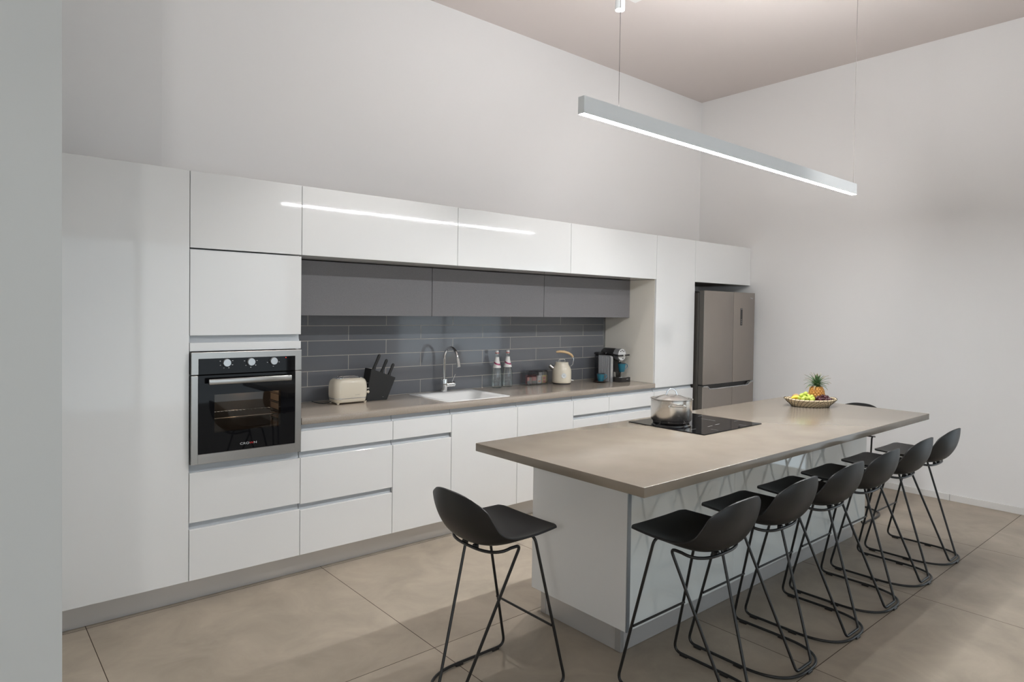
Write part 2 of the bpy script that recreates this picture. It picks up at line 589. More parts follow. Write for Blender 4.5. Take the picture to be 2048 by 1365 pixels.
# grey wall cupboards
gl = ['dark grey linen-look wall cupboard left above the toaster', 'dark grey linen-look wall cupboard in the middle above the sink',
      'dark grey linen-look wall cupboard right above the kettle']
for (x0, x1), lb in zip(((0.603, 1.700), (1.700, 2.810), (2.810, 3.920)), gl):
    t = thing('grey_wall_cupboard', lb, 'cupboard', ((x0 + x1) / 2, 0.45, 1.519), group='grey wall cupboards over the worktop')
    carcass(t, x0 + 0.001, x1 - 0.001, 0.32, 0.604, 1.521, 1.868, m_fabric)
    front('door', t, x0, x1, 1.519, 1.870, m_fabric, y=0.30)
# base units
ZT = 0.850
units = [
    (0.600, 1.213, 'ddd', 'white base cupboard with three drawers below the toaster'),
    (1.213, 1.673, 'dD', 'narrow white base cupboard with one drawer over a door, left of the sink'),
    (1.673, 2.275, 'D', 'white base cupboard with one tall door below the sink'),
    (2.275, 2.872, 'D', 'white base cupboard with one tall door below the glass bottles'),
    (2.872, 3.304, 'ddd', 'narrow white base cupboard with drawers below the kettle'),
    (3.304, 3.922, 'ddd', 'white base cupboard with drawers below the coffee machine')]
for x0, x1, kind, lb in units:
    t = thing('base_cupboard', lb, 'cupboard', ((x0 + x1) / 2, 0.3, 0), group='white base cupboards under the worktop')
    carcass(t, x0 + 0.001, x1 - 0.001, YC, 0.60, ZP, 0.886, m_white, top=False)
    grip(t, x0, x1, ZT, 0.884)
    if kind == 'D':
        front('door', t, x0, x1, ZP, ZT)
    elif kind == 'dD':
        front('drawer', t, x0, x1, 0.726, ZT)
        grip(t, x0, x1, 0.694, 0.726)
        front('door', t, x0, x1, ZP, 0.694)
    else:
        front('drawer', t, x0, x1, 0.727, ZT)
        grip(t, x0, x1, 0.694, 0.727)
        front('drawer', t, x0, x1, 0.420, 0.694)
        grip(t, x0, x1, 0.388, 0.420)
        front('drawer', t, x0, x1, ZP, 0.388)
# kickboard
bm = NB()
box(bm, -0.62, 2.112, 0.057, 0.073, 0.002, ZP - 0.002)
box(bm, 2.114, 4.524, 0.057, 0.073, 0.002, ZP - 0.002)
tag(obj('kickboard', bm, m_plinth), 'brushed metal kickboard running under the white base cupboards', 'kickboard')
# worktop with the sink cut-out (frame of four slabs around the hole, one mesh)
WX0, WX1, WY0, WY1, WZ0, WZ1 = 0.602, 3.9205, -0.010, 0.606, 0.888, 0.927
SX0, SX1, SY0, SY1 = 1.672, 2.258, 0.050, 0.578


def slab_with_hole(x0, x1, y0, y1, z0, z1, hx0, hx1, hy0, hy1, bev=0.002):
    bm = NB()
    xs, ys = [x0, hx0, hx1, x1], [y0, hy0, hy1, y1]
    V = {}
    for k, z in enumerate((z0, z1)):
        for i, x in enumerate(xs):
            for j, y in enumerate(ys):
                V[i, j, k] = bm.verts.new((x, y, z))
    for i in range(3):
        for j in range(3):
            if (i, j) == (1, 1):
                continue
            bm.faces.new((V[i, j, 1], V[i + 1, j, 1], V[i + 1, j + 1, 1], V[i, j + 1, 1]))
            bm.faces.new((V[i, j, 0], V[i, j + 1, 0], V[i + 1, j + 1, 0], V[i + 1, j, 0]))
    for i in range(3):
        for j in (0, 3):
            bm.faces.new((V[i, j, 0], V[i + 1, j, 0], V[i + 1, j, 1], V[i, j, 1]))
    for j in range(3):
        for i in (0, 3):
            bm.faces.new((V[i, j, 0], V[i, j, 1], V[i, j + 1, 1], V[i, j + 1, 0]))
    for j in (1, 2):
        bm.faces.new((V[1, j, 0], V[1, j, 1], V[2, j, 1], V[2, j, 0]))
    for i in (1, 2):
        bm.faces.new((V[i, 1, 0], V[i, 2, 0], V[i, 2, 1], V[i, 1, 1]))
    bmesh.ops.recalc_face_normals(bm, faces=bm.faces)
    es = [e for e in bm.edges if len(e.link_faces) == 2 and e.calc_face_angle() > 0.5]
    bmesh.ops.bevel(bm, geom=es, offset=bev, segments=2, profile=0.5, affect='EDGES')
    return bm


tag(obj('worktop', slab_with_hole(WX0, WX1, WY0, WY1, WZ0, WZ1, SX0 + 0.012, SX1 - 0.012, SY0 + 0.012, SY1 - 0.012), m_stone),
    'long taupe stone worktop along the tiled wall carrying the toaster and kettle', 'worktop')

# sink: flat rim ledge and a sloping basin
t = thing('kitchen_sink', 'white rectangular sink set into the worktop under the chrome tap', 'sink', (1.965, 0.31, WZ1))
bm = NB()


def rrect(x0, x1, y0, y1, r, z, n=6):
    out = []
    for (cx, cy, a0) in ((x1 - r, y1 - r, 0), (x0 + r, y1 - r, PI / 2), (x0 + r, y0 + r, PI), (x1 - r, y0 + r, 1.5 * PI)):
        for k in range(n + 1):
            a = a0 + PI / 2 * k / n
            out.append(Vector((cx + r * math.cos(a), cy + r * math.sin(a), z)))
    return out


def loft(bm, loops, cap0=False, cap1=True, close=True):
    Rn = [[bm.verts.new(p) for p in L] for L in loops]
    n = len(Rn[0])
    for A, B in zip(Rn, Rn[1:]):
        for k in range(n):
            bm.faces.new((A[k], A[(k + 1) % n], B[(k + 1) % n], B[k]))
    if cap0:
        bm.faces.new(Rn[0][::-1])
    if cap1:
        bm.faces.new(Rn[-1])
    return Rn


Z = WZ1
loft(bm, [rrect(SX0 + 0.02, SX1 - 0.02, SY0 + 0.02, SY1 - 0.02, 0.04, Z - 0.008), rrect(SX0, SX1, SY0, SY1, 0.035, Z + 0.0006), rrect(SX0 + 0.002, SX1 - 0.002, SY0 + 0.002, SY1 - 0.002, 0.035, Z + 0.003),
          rrect(SX0 + 0.035, SX1 - 0.035, SY0 + 0.02, SY1 - 0.085, 0.05, Z + 0.002), rrect(SX0 + 0.045, SX1 - 0.045, SY0 + 0.028, SY1 - 0.095, 0.05, Z - 0.01),
          rrect(SX0 + 0.075, SX1 - 0.075, SY0 + 0.055, SY1 - 0.12, 0.06, Z - 0.12), rrect(SX0 + 0.11, SX1 - 0.11, SY0 + 0.09, SY1 - 0.15, 0.06, Z - 0.155)])
obj('basin', bm, m_sink, t, ang=50)
bm = NB()
lathe(bm, [(0, 0), (0.04, 0), (0.042, 0.003), (0.03, 0.004), (0, 0.002)], 24, (1.965, 0.27, Z - 0.1548))
obj('drain', bm, m_chrome, t)

# tap
t = thing('kitchen_tap', 'tall chrome swan-neck tap standing at the back of the white sink', 'tap', (1.975, 0.535, WZ1 + 0.003))
z0 = WZ1 + 0.0032
obj('tap_body', bx(1.957, 1.993, 0.517, 0.553, z0, 1.031, bev=0.003, seg=2), m_chrome, t)
bm = NB()
pts = [(1.975, 0.535, 1.030), (1.975, 0.535, 1.185)]
for k in range(1, 21):
    a = PI * k / 20 * 0.93
    pts.append((1.975, 0.535 - 0.088 * (1 - math.cos(a)), 1.185 + 0.094 * math.sin(a)))
e = Vector(pts[-1])
dd = (e - Vector(pts[-2])).normalized()
pts.append(tuple(e + dd * 0.012))
tube(bm, pts, 0.0115, 16)
obj('spout', bm, m_chrome, t)
bm = NB()
e2 = e + dd * 0.008
lathe(bm, [(0, 0), (0.0145, 0), (0.0155, 0.03), (0.0155, 0.062), (0.012, 0.064), (0, 0.064)], 20, e2, axis=dd)
obj('spray_head', bm, m_chrome, t)
bm = NB()
lathe(bm, [(0, 0), (0.021, 0), (0.021, 0.05), (0.0215, 0.051), (0.0215, 0.078), (0.018, 0.081), (0, 0.081)], 24, (1.9925, 0.535, 0.985), axis=(1, 0, 0))
h = obj('mixer_cartridge', bm, m_chrome, t)
bm = NB()
tube(bm, [(2.052, 0.535, 1.005), (2.078, 0.53, 1.062)], [0.004, 0.0035], 10)
obj('lever', bm, m_chrome, h)

# ------------------------------------------------------------------ oven
t = thing('built_in_oven', 'built-in black glass and steel oven with a lit window in the white tall housing', 'oven', (0.3, 0.1, 0.735))
YO = -0.021
obj('oven_body', bx(0.03, 0.57, 0.31, 0.52, 0.745, 1.32), m_dark, t)
# frame of the control panel and of the door
bm = NB()
# control panel strip: steel with inset black glass
box(bm, 0.003, 0.595, YO, 0.03, 1.209, 1.327, 0.002)
cp = obj('control_panel', bm, m_steel, t)
o = obj('panel_glass', bx(0.038, 0.557, YO - 0.0015, YO + 0.004, 1.2095, 1.293, bev=0.001), m_blackglass, cp)
for x in (0.178, 0.306, 0.430):
    bm = NB()
    lathe(bm, [(0, 0), (0.021, 0), (0.0205, 0.014), (0.019, 0.017), (0, 0.017)], 28, (x, YO - 0.0015, 1.268), axis=(0, -1, 0))
    k = obj('knob', bm, m_silver, cp)
for x, n in ((0.178, 8), (0.306, 7), (0.430, 5)):
    for i in range(n):
        bm = NB()
        a = PI * (0.15 + 1.7 * i / (n - 1)) + PI / 2
        box(bm, x + 0.034 * math.cos(a) - 0.003, x + 0.034 * math.cos(a) + 0.003, YO - 0.0020, YO - 0.0014, 1.268 + 0.030 * math.sin(a) - 0.0015, 1.268 + 0.030 * math.sin(a) + 0.0015)
        obj('dial_mark', bm, m_logo, cp, smooth=False)
obj('indicator_light', bx(0.500, 0.504, YO - 0.002, YO - 0.0014, 1.283, 1.286), m_redled, cp)
# door: steel surround, black glass with a window opening
dz0, dz1 = 0.737, 1.204
bm = NB()
box(bm, 0.003, 0.038, YO, 0.015, dz0, dz1, 0.002)
box(bm, 0.557, 0.595, YO, 0.015, dz0, dz1, 0.002)
box(bm, 0.036, 0.559, YO, 0.015, dz0, 0.791, 0.002)
d = obj('oven_door', bm, m_steel, t)
bm = NB()
wx0, wx1, wz0, wz1 = 0.118, 0.474, 0.898, 1.100
ya, yb = YO - 0.001, 0.010
box(bm, 0.038, wx0, ya, yb, 0.791, dz1)
box(bm, wx1, 0.557, ya, yb, 0.791, dz1)
box(bm, wx0, wx1, ya, yb, 0.791, wz0)
box(bm, wx0, wx1, ya, yb, wz1, dz1)
obj('door_glass', bm, m_blackglass, d, smooth=False)
obj('window_pane', bx(wx0, wx1, ya + 0.0003, ya + 0.004, wz0, wz1), m_ovenglass, d, smooth=False)
bm = NB()
box(bm, 0.079, 0.520, -0.068, -0.052, 1.158, 1.188, 0.004, 2)
box(bm, 0.095, 0.115, -0.055, YO, 1.166, 1.180)
box(bm, 0.485, 0.505, -0.055, YO, 1.166, 1.180)
obj('handle', bm, m_steel, d)
text_mesh('brand_lettering', 'CRO', 0.0165, m_logo, d, (0.250, ya - 0.0004, 0.817), (1, 0, 0), (0, 0, 1), spacing=1.05, xs=1.42)
o = text_mesh('brand_lettering', 'W', 0.0165, m_red, d, (0.3015, ya - 0.0004, 0.817), (1, 0, 0), (0, 0, 1), xs=1.25)
o['label'] = 'red letter of the lettering'
text_mesh('brand_lettering', 'N', 0.0165, m_logo, d, (0.3235, ya - 0.0004, 0.817), (1, 0, 0), (0, 0, 1), xs=1.42)
# cavity with rails, rack and lamp
bm = NB()
cx0, cx1, cz0, cz1, cy1 = 0.06, 0.535, 0.84, 1.15, 0.30
box(bm, cx0 - 0.005, cx0, 0.012, cy1, cz0, cz1)
box(bm, cx1, cx1 + 0.005, 0.012, cy1, cz0, cz1)
box(bm, cx0, cx1, 0.012, cy1, cz0 - 0.005, cz0)
box(bm, cx0, cx1, 0.012, cy1, cz1, cz1 + 0.005)
box(bm, cx0, cx1, cy1, cy1 + 0.005, cz0, cz1)
obj('cavity', bm, m_cavity, t, smooth=False)
for z in (0.905, 0.955, 1.005, 1.055, 1.10):
    for x in (cx1 - 0.008, cx0 + 0.008):
        bm = NB()
        tube(bm, [(x, 0.03, z), (x, 0.285, z), (x, 0.285, z + 0.008), (x, 0.03, z + 0.008), (x, 0.03, z)], 0.003, 8)
        obj('side_rail', bm, m_chrome, t)
bm = NB()
tube(bm, [(cx0 + 0.012, 0.04, 0.962), (cx1 - 0.012, 0.04, 0.962), (cx1 - 0.012, 0.28, 0.962), (cx0 + 0.012, 0.28, 0.962), (cx0 + 0.012, 0.04, 0.962)], 0.0036, 8)
for i in range(1, 22):
    x = cx0 + 0.012 + (cx1 - cx0 - 0.024) * i / 22
    tube(bm, [(x, 0.04, 0.963), (x, 0.28, 0.963)], 0.0022, 6)
obj('wire_rack', bm, m_chrome, t)
bm = NB()
lathe(bm, [(0, 0), (0.018, 0), (0.014, 0.01), (0, 0.014)], 18, (cx1 - 0.17, cy1, 1.115), axis=(0, -1, 0))
obj('oven_bulb', bm, m_ovenlamp, t)

# ------------------------------------------------------------------ fridge
t = thing('fridge', 'four-door brown-grey steel fridge standing in the corner by the pantry', 'fridge', (5.0, 0.25, 0))
FX0, FX1, FS, FY = 4.549, 5.466, 5.060, -0.100
obj('cabinet', bx(4.552, 5.460, -0.030, 0.60, 0.02, 1.770, bev=0.004), m_fridgeside, t)
for (x0, x1) in ((FX0, FS - 0.002), (FS + 0.002, FX1)):
    o = obj('door', bx(x0 + 0.001, x1 - 0.001, FY + 0.013, -0.036, 0.881, 1.789, bev=0.002), m_fridgeside, t)
    obj('steel_front', bx(x0, x1, FY, FY + 0.0128, 0.880, 1.790, bev=0.004, seg=2), m_fridge, o)
    if x0 > 5:
        dr = o
obj('control_display', bx(5.188, 5.226, FY - 0.002, FY + 0.003, 1.452, 1.628, bev=0.001), m_dark, dr)
text_mesh('brand_lettering', 'Haier', 0.024, m_logo, dr, (5.375, FY - 0.0016, 1.728), (1, 0, 0), (0, 0, 1))
for z, w_ in ((1.617, 0.022), (1.508, 0.012), (1.488, 0.014), (1.468, 0.012)):
    obj('display_mark', bx(5.207 - w_ / 2, 5.207 + w_ / 2, FY - 0.0026, FY - 0.0018, z, z + 0.004), m_logo, dr, smooth=False)
obj('hinge', bx(FX0 + 0.004, FX0 + 0.06, -0.07, 0.02, 1.772, 1.785, bev=0.002), m_dark, t)
obj('grip_recess', bx(FX0 + 0.01, FX1 - 0.01, FY + 0.03, -0.034, 0.815, 0.885), m_dark, t)
zt = 0.866
for (x0, x1, a, b) in ((FX0, FS - 0.002, FX0 + 0.075, None), (FS + 0.002, FX1, None, FX1 - 0.075)):
    if b is None:
        pl = [(x0, 0.07), (x1, 0.07), (x1, 0.838), (a + 0.035, 0.838), (a, zt), (x0, zt)]
        tr = [(x0, zt + 0.001), (a, zt + 0.001), (a + 0.035, 0.839), (x1, 0.839), (x1, 0.832), (a + 0.031, 0.832), (a - 0.004, zt - 0.006), (x0, zt - 0.006)]
    else:
        pl = [(x0, 0.07), (x1, 0.07), (x1, zt), (b, zt), (b - 0.035, 0.838), (x0, 0.838)]
        tr = [(x1, zt + 0.001), (b, zt + 0.001), (b - 0.035, 0.839), (x0, 0.839), (x0, 0.832), (b - 0.031, 0.832), (b + 0.004, zt - 0.006), (x1, zt - 0.006)]
    bm = NB()
    prism(bm, pl, 'y', FY + 0.013, FY + 0.062)
    dl = obj('drawer', bm, m_fridgeside, t)
    bm = NB()
    prism(bm, pl, 'y', FY, FY + 0.0128)
    obj('steel_front', bm, m_fridge, dl)
    bm = NB()
    prism(bm, tr, 'y', FY - 0.003, FY + 0.02)
    obj('trim', bm, m_silver, dl)['label'] = 'bright angled grip trim'
bm = NB()
for x in (4.62, 5.39):
    for y in (0.0, 0.52):
        lathe(bm, [(0, 0), (0.02, 0), (0.02, 0.03), (0, 0.03)], 16, (x, y, 0.0))
obj('feet', bm, m_dark, t)

# ------------------------------------------------------------------ island
IX0, IX1, IY0, IY1 = 0.979, 3.973, -2.193, -1.178
EX0, EX1, EY0, EY1, EZ = 1.355, 3.960, -1.812, -1.182, 0.128
t = thing('kitchen_island', 'white glass-fronted kitchen island base carrying the overhanging taupe top', 'kitchen island', (2.6, -1.5, 0))
bm = NB()
box(bm, EX0 + 0.02, EX1 - 0.02, EY0 + 0.03, EY1 - 0.02, EZ + 0.002, 0.8868)
obj('carcass', bm, m_carcass, t, smooth=False)
obj('end_panel', bx(EX0, EX0 + 0.019, EY0 + 0.004, EY1, EZ, 0.887, bev=0.001), m_white, t)
obj('end_panel', bx(EX1 - 0.019, EX1, EY0 + 0.004, EY1, EZ, 0.887, bev=0.001), m_white, t)
xs = [EX0 + 0.021, 1.800, 2.241, 2.690, 3.138, 3.560, EX1]
xs = [EX0 + 0.021, 2.241, 3.138, EX1]
for a, b in zip(xs, xs[1:]):
    obj('front_panel', bx(a + 0.0012, b - 0.0012, EY0, EY0 + 0.018, EZ, 0.887, bev=0.0008), m_glasswhite, t)
obj('corner_profile', bx(EX0 + 0.0005, EX0 + 0.0205, EY0 - 0.003, EY0 + 0.0035, EZ, 0.887), m_edge, t)['label'] = 'blue-grey metal corner strip'
for a, b in ((EX0 + 0.02, 2.2), (2.2, 3.08), (3.08, EX1 - 0.02)):
    obj('door', bx(a + 0.0015, b - 0.0015, EY1 - 0.018, EY1, EZ, 0.853, bev=0.001), m_white, t)
bm = NB()
PX0, PX1, PY0, PY1 = 1.392, 3.925, -1.752, -1.222
box(bm, PX0, PX1, PY0, PY0 + 0.014, 0.002, EZ)
box(bm, PX0, PX1, PY1 - 0.014, PY1, 0.002, EZ)
box(bm, PX0, PX0 + 0.014, PY0, PY1, 0.002, EZ)
box(bm, PX1 - 0.014, PX1, PY0, PY1, 0.002, EZ)
kb = obj('kickboard', bm, m_plinthisl, t, smooth=False)
for x, y in ((PX0, PY0), (PX0, PY1)):
    s = 1 if y == PY0 else -1
    obj('corner_cap', bx(x - 0.003, x + 0.02, min(y - 0.003 * s, y + 0.032 * s), max(y - 0.003 * s, y + 0.032 * s), 0.001, EZ - 0.001, bev=0.001), m_silver, kb)

HX0, HX1, HY0, HY1 = 2.058, 2.645, -1.738, -1.230
tag(obj('island_worktop', bx(IX0, IX1, IY0, IY1, 0.888, 0.927, bev=0.0025, seg=2), m_stone2),
    'large taupe stone island top overhanging on the stool sides, carrying the hob', 'worktop')
# hob
t = thing('induction_hob', 'black glass induction hob lying on the island top under the steel pot', 'hob', (2.35, -1.48, 0.927))
obj('glass_plate', bx(HX0, HX1, HY0, HY1, 0.9272, 0.9322, bev=0.0015), m_blackglass, t)
bm = NB()
for (cx, cy, r) in ((2.245, -1.392, 0.10), (2.50, -1.36, 0.09), (2.23, -1.61, 0.08), (2.50, -1.60, 0.10)):
    for a in (0, PI / 2, PI, 1.5 * PI):
        p = Vector((cx + r * math.cos(a), cy + r * math.sin(a), 0))
        q = Vector((math.cos(a), math.sin(a), 0)) * 0.022
        dx, dy = (abs(q.x) + 0.0009, abs(q.y) + 0.0009)
        box(bm, p.x - dx, p.x + dx, p.y - dy, p.y + dy, 0.9321, 0.93235)
obj('zone_marks', bm, m_logo, t, smooth=False)
# pot
PC = Vector((2.240, -1.397, 0.9325))
t = thing('cooking_pot', 'wide stainless steel cooking pot with domed lid on the black hob', 'pot', tuple(PC))
bm = NB()
h = 0.138
lathe(bm, [(0, 0.0), (0.098, 0.0), (0.104, 0.003), (0.106, 0.010), (0.1065, 0.013), (0.113, 0.016), (0.1165, 0.024), (0.117, h - 0.004), (0.1225, h), (0.1225, h + 0.002), (0.116, h + 0.001),
           (0.1145, h - 0.006), (0.1145, 0.02), (0, 0.018)], 64, PC)
obj('pot_body', bm, m_pot, t)
bm = NB()
lathe(bm, [(0.1135, h - 0.010), (0.1135, h + 0.0032), (0.104, h + 0.0035), (0.098, h - 0.001), (0.094, h + 0.001), (0.075, h + 0.011), (0.05, h + 0.020), (0.02, h + 0.0255), (0, h + 0.026), ], 64, PC)
lid = obj('lid', bm, m_pot, t)
bm = NB()
u1 = Vector((math.cos(-0.71), math.sin(-0.71), 0))
pts = [PC + u1 * 0.030 * s_ + Vector((0, 0, z)) for s_, z in ((-1.15, h + 0.022), (-1, h + 0.024), (-0.8, h + 0.043), (-0.35, h + 0.056), (0.35, h + 0.056), (0.8, h + 0.043), (1, h + 0.024), (1.15, h + 0.022))]
tube(bm, fillet(pts, 0.02, 3), 0.0038, 10)
obj('lid_handle', bm, m_chrome, lid)
for sgn in (1, -1):
    # handles face the seats and the wall run, turned a little to the left
    n = Vector((-0.62, -0.785, 0)) * sgn
    s_ = Vector((-n.y, n.x, 0))
    bm = NB()
    z = h - 0.030
    B = PC + Vector((0, 0, z))
    pts = [B + n * 0.114 + s_ * 0.040, B + n * 0.150 + s_ * 0.040 + Vector((0, 0, 0.002)), B + n * 0.150 - s_ * 0.040 + Vector((0, 0, 0.006)), B + n * 0.114 - s_ * 0.040]
    tube(bm, fillet(pts, 0.012, 5), 0.005, 10)
    for q in (-1, 1):
        p = B + n * 0.1165 + s_ * 0.040 * q
        lathe(bm, [(0, 0), (0.011, 0), (0.010, 0.003), (0, 0.004)], 16, p, axis=n)
    obj('side_handle', bm, m_pot, t)

# ------------------------------------------------------------------ bar stools
def make_stool(label, group):
    t = thing('bar_stool', label, 'bar stool', (0, 0, 0), 0, group, local=True)
    bm = NB()

    def lerp_curve(K, s):
        n = len(K) - 1
        f = s * n
        i = min(int(f), n - 1)
        f -= i
        P = [Vector(K[max(0, min(n, i + q))]) for q in (-1, 0, 1, 2)]
        return 0.5 * ((2 * P[1]) + (P[2] - P[0]) * f + (2 * P[0] - 5 * P[1] + 4 * P[2] - P[3]) * f * f + (3 * P[1] - P[0] - 3 * P[2] + P[3]) * f ** 3)
    # (half width, y, z) on the centre line and on the rim
    cen = [(0, .202, .668), (0, .122, .653), (0, .040, .633), (0, -.040, .621), (0, -.105, .625), (0, -.162, .652), (0, -.203, .712), (0, -.224, .783), (0, -.234, .857)]
    rim = [(.192, .202, .671), (.202, .115, .669), (.207, .040, .669), (.208, -.030, .673), (.207, -.080, .684), (.204, -.125, .709), (.198, -.156, .752), (.180, -.182, .803), (.120, -.206, .839)]

    def f(u, v):
        a = u * 2 - 1
        c = lerp_curve(cen, v)
        e_ = lerp_curve(rim, v)
        k = abs(a) ** 2.6
        # square the front corners, round the top ones
        p = Vector((e_.x * a, c.y + (e_.y - c.y) * k, c.z + (e_.z - c.z) * k))
        if v < 0.22:
            rr = max(0, abs(a) - 0.80) / 0.20
            p.y -= 0.017 * rr * rr * (1 - v / 0.22)
        return p
    grid(bm, 37, 49, f)
    bmesh.ops.recalc_face_normals(bm, faces=bm.faces)
    r = bmesh.ops.solidify(bm, geom=bm.faces[:], thickness=0.009)
    es = [e_ for e_ in bm.edges if len(e_.link_faces) == 2 and e_.calc_face_angle() > 1.0]
    bmesh.ops.bevel(bm, geom=es, offset=0.0025, segments=2, profile=0.6, affect='EDGES')
    obj('seat_shell', bm, m_stool, t, ang=50, world=False)
    T = 0.0063
    for sg in (-1, 1):
        bm = NB()
        tube(bm, fillet([(sg * .085, .088, .638), (sg * .157, .092, .650), (sg * .199, .240, T + 0.004), (sg * .201, -.03, T + 0.004)], 0.035, 8), T, 12)
        obj('leg', bm, m_tube, t, world=False)
        bm = NB()
        tube(bm, fillet([(0, -.222, .019), (sg * .068, -.222, .019), (sg * .170, .004, .634), (sg * .166, -.048, .630)], 0.022, 8), T, 12)
        obj('leg', bm, m_tube, t, world=False)
        for y in (.185, -.02):
            obj('floor_glide', bx(sg * .200 - .008, sg * .200 + .008, y - .02, y + .02, 0.0, 0.012, bev=0.002), m_dark, t, world=False)
    obj('floor_glide', bx(-.02, .02, -.252, -.232, 0.0, 0.012, bev=0.002), m_dark, t, world=False)
    bm = NB()
    pts = []
    for k in range(33):
        a = PI * k / 32
        cx, sy = math.cos(a), math.sin(a)
        pts.append((.201 * math.copysign(abs(cx) ** 0.72, cx), -.03 - .212 * abs(sy) ** 0.85, T + 0.004))
    tube(bm, pts, T, 12)
    obj('base_loop', bm, m_tube, t, world=False)
    bm = NB()
    pts = [(-.166, -.045, .630)]
    for k in range(1, 24):
        a = PI * k / 24
        cx, sy = math.cos(a), math.sin(a)
        pts.append((-.166 * math.copysign(abs(cx) ** 0.7, cx), -.050 - .077 * abs(sy) ** 0.9, .630 - 0.016 * sy ** 0.8))
    pts.append((.166, -.045, .630))
    tube(bm, pts, T, 12)
    obj('seat_ring', bm, m_tube, t, world=False)
    bm = NB()
    tube(bm, [(-.180, .175, .262), (.180, .175, .262)], 0.0052, 10)
    obj('footrest', bm, m_tube, t, world=False)
    for x in (-.035, .035):
        obj('mounting_block', bx(x - .010, x + .010, -.126, -.108, .612, .626, bev=0.001), m_dark, t, world=False)
    return t


def copy_tree(o, parent=None):
    c = o.copy()
    C.objects.link(c)
    if parent is not None:
        c.parent = parent
    for ch in list(o.children):
        copy_tree(ch, c)
    return c


GS = 'black bar stools round the island'
stools = [
    (1.391, -2.143, 0.0, 'black bar stool nearest the corner on the long side of the island'),
    (1.905, -2.140, 0.0, 'black bar stool second from the near corner on the long side of the island'),
    (2.398, -2.145, 0.0, 'black bar stool third from the near corner on the long side of the island'),
    (2.884, -2.140, 0.0, 'black bar stool third from the far end on the long side of the island'),
    (3.410, -2.140, 0.0, 'black bar stool second from the far end on the long side of the island'),
    (3.930, -2.138, 0.0, 'black bar stool at the far end of the long row, nearest the right wall'),
    (0.775, -1.570, -PI / 2, 'black bar stool alone at the near short end of the island'),
    (4.465, -1.488, PI / 2, 'black bar stool mostly hidden behind the far short end of the island')]
st0 = None
for x, y, rz, lb in stools:
    if st0 is None:
        o = st0 = make_stool(lb, GS)
    else:
        o = copy_tree(st0)
    o.location = (x, y, 0)
    o.rotation_euler = (0, 0, rz)
    o['label'] = lb

# ------------------------------------------------------------------ pendant lamp
LX0, LX1, LY0, LY1, LZ0, LZ1 = 1.137, 3.945, -1.710, -1.674, 2.428, 2.503
t = thing('pendant_lamp', 'long slim aluminium bar pendant lamp with glowing underside above the island', 'lamp', ((LX0 + LX1) / 2, -1.69, LZ1))
bm = NB()
prism(bm, [(LY0, LZ0), (LY0, LZ1), (LY1, LZ1), (LY1, LZ0), (LY1 - 0.002, LZ0), (LY1 - 0.002, LZ0 + 0.006), (LY0 + 0.002, LZ0 + 0.006), (LY0 + 0.002, LZ0)], 'x', LX0 + 0.003, LX1 - 0.003)
obj('housing', bm, m_alubar, t)
obj('end_cap', bx(LX0, LX0 + 0.003, LY0, LY1, LZ0, LZ1), m_alubar, t, smooth=False)
obj('end_cap', bx(LX1 - 0.003, LX1, LY0, LY1, LZ0, LZ1), m_alubar, t, smooth=False)
bm = NB()
box(bm, LX0 + 0.003, LX1 - 0.003, LY0 + 0.0022, LY1 - 0.0022, LZ0 - 0.0005, LZ0 + 0.005)
obj('diffuser', bm, m_diff, t, smooth=False)
bm = NB()
box(bm, LX0 + 0.25, LX1 - 0.25, LY0 + 0.006, LY1 - 0.006, LZ1 - 0.002, LZ1 + 0.001)
obj('added_uplight_strip', bm, m_upfill, t, smooth=False)  # added light source for the upper walls and ceiling
for x in (1.385, 3.925):
    bm = NB()
    tube(bm, [(x, -1.692, LZ1), (x, -1.692, ZC - 0.03)], 0.0013, 6)
    o = obj('suspension_wire', bm, m_wire, t)
    bm = NB()
    lathe(bm, [(0, 0), (0.03, 0), (0.03, 0.03), (0, 0.03)], 24, (x, -1.692, ZC - 0.03))
    obj('ceiling_cup', bm, m_whiteplastic, o)

# ceiling track and spots
tag(obj('ceiling_track', bx(2.935, 3.035, -3.6, -0.425, ZC - 0.03, ZC, bev=0.002), m_whiteplastic),
    'white lighting track plate on the ceiling, just cut by the top of the photo', 'lighting track')


def ceiling_spot(x, y, watts, cone, aim, label, zb=3.655):
    t = thing('ceiling_spotlight', label, 'spotlight', (x, y, ZC), group='cylindrical ceiling spotlights')
    bm = NB()
    lathe(bm, [(0.030, 0.004), (0.033, 0), (0.034, 0.004), (0.034, ZC - zb), (0, ZC - zb)], 32, (x, y, zb))
    obj('cylinder_body', bm, m_alubar, t)
    bm = NB()
    lathe(bm, [(0, 0.004), (0.031, 0.004), (0.031, 0.010), (0, 0.010)], 32, (x, y, zb))
    obj('lens', bm, m_lens, t)
    spot_lamp(x, y, zb - 0.01, watts, cone, aim)


ceiling_spot(*SPOTS[0], 'slim cylinder ceiling spotlight shining above the wall cupboards at the top edge')
nm = ['added as unseen fill in the aisle left of the first one', 'added as unseen fill by the garden window']
for (x, y, wt, cn, am), s_ in zip(FILL_SPOTS, nm):
    ceiling_spot(x, y, wt, cn, am, 'cylinder ceiling spotlight ' + s_)
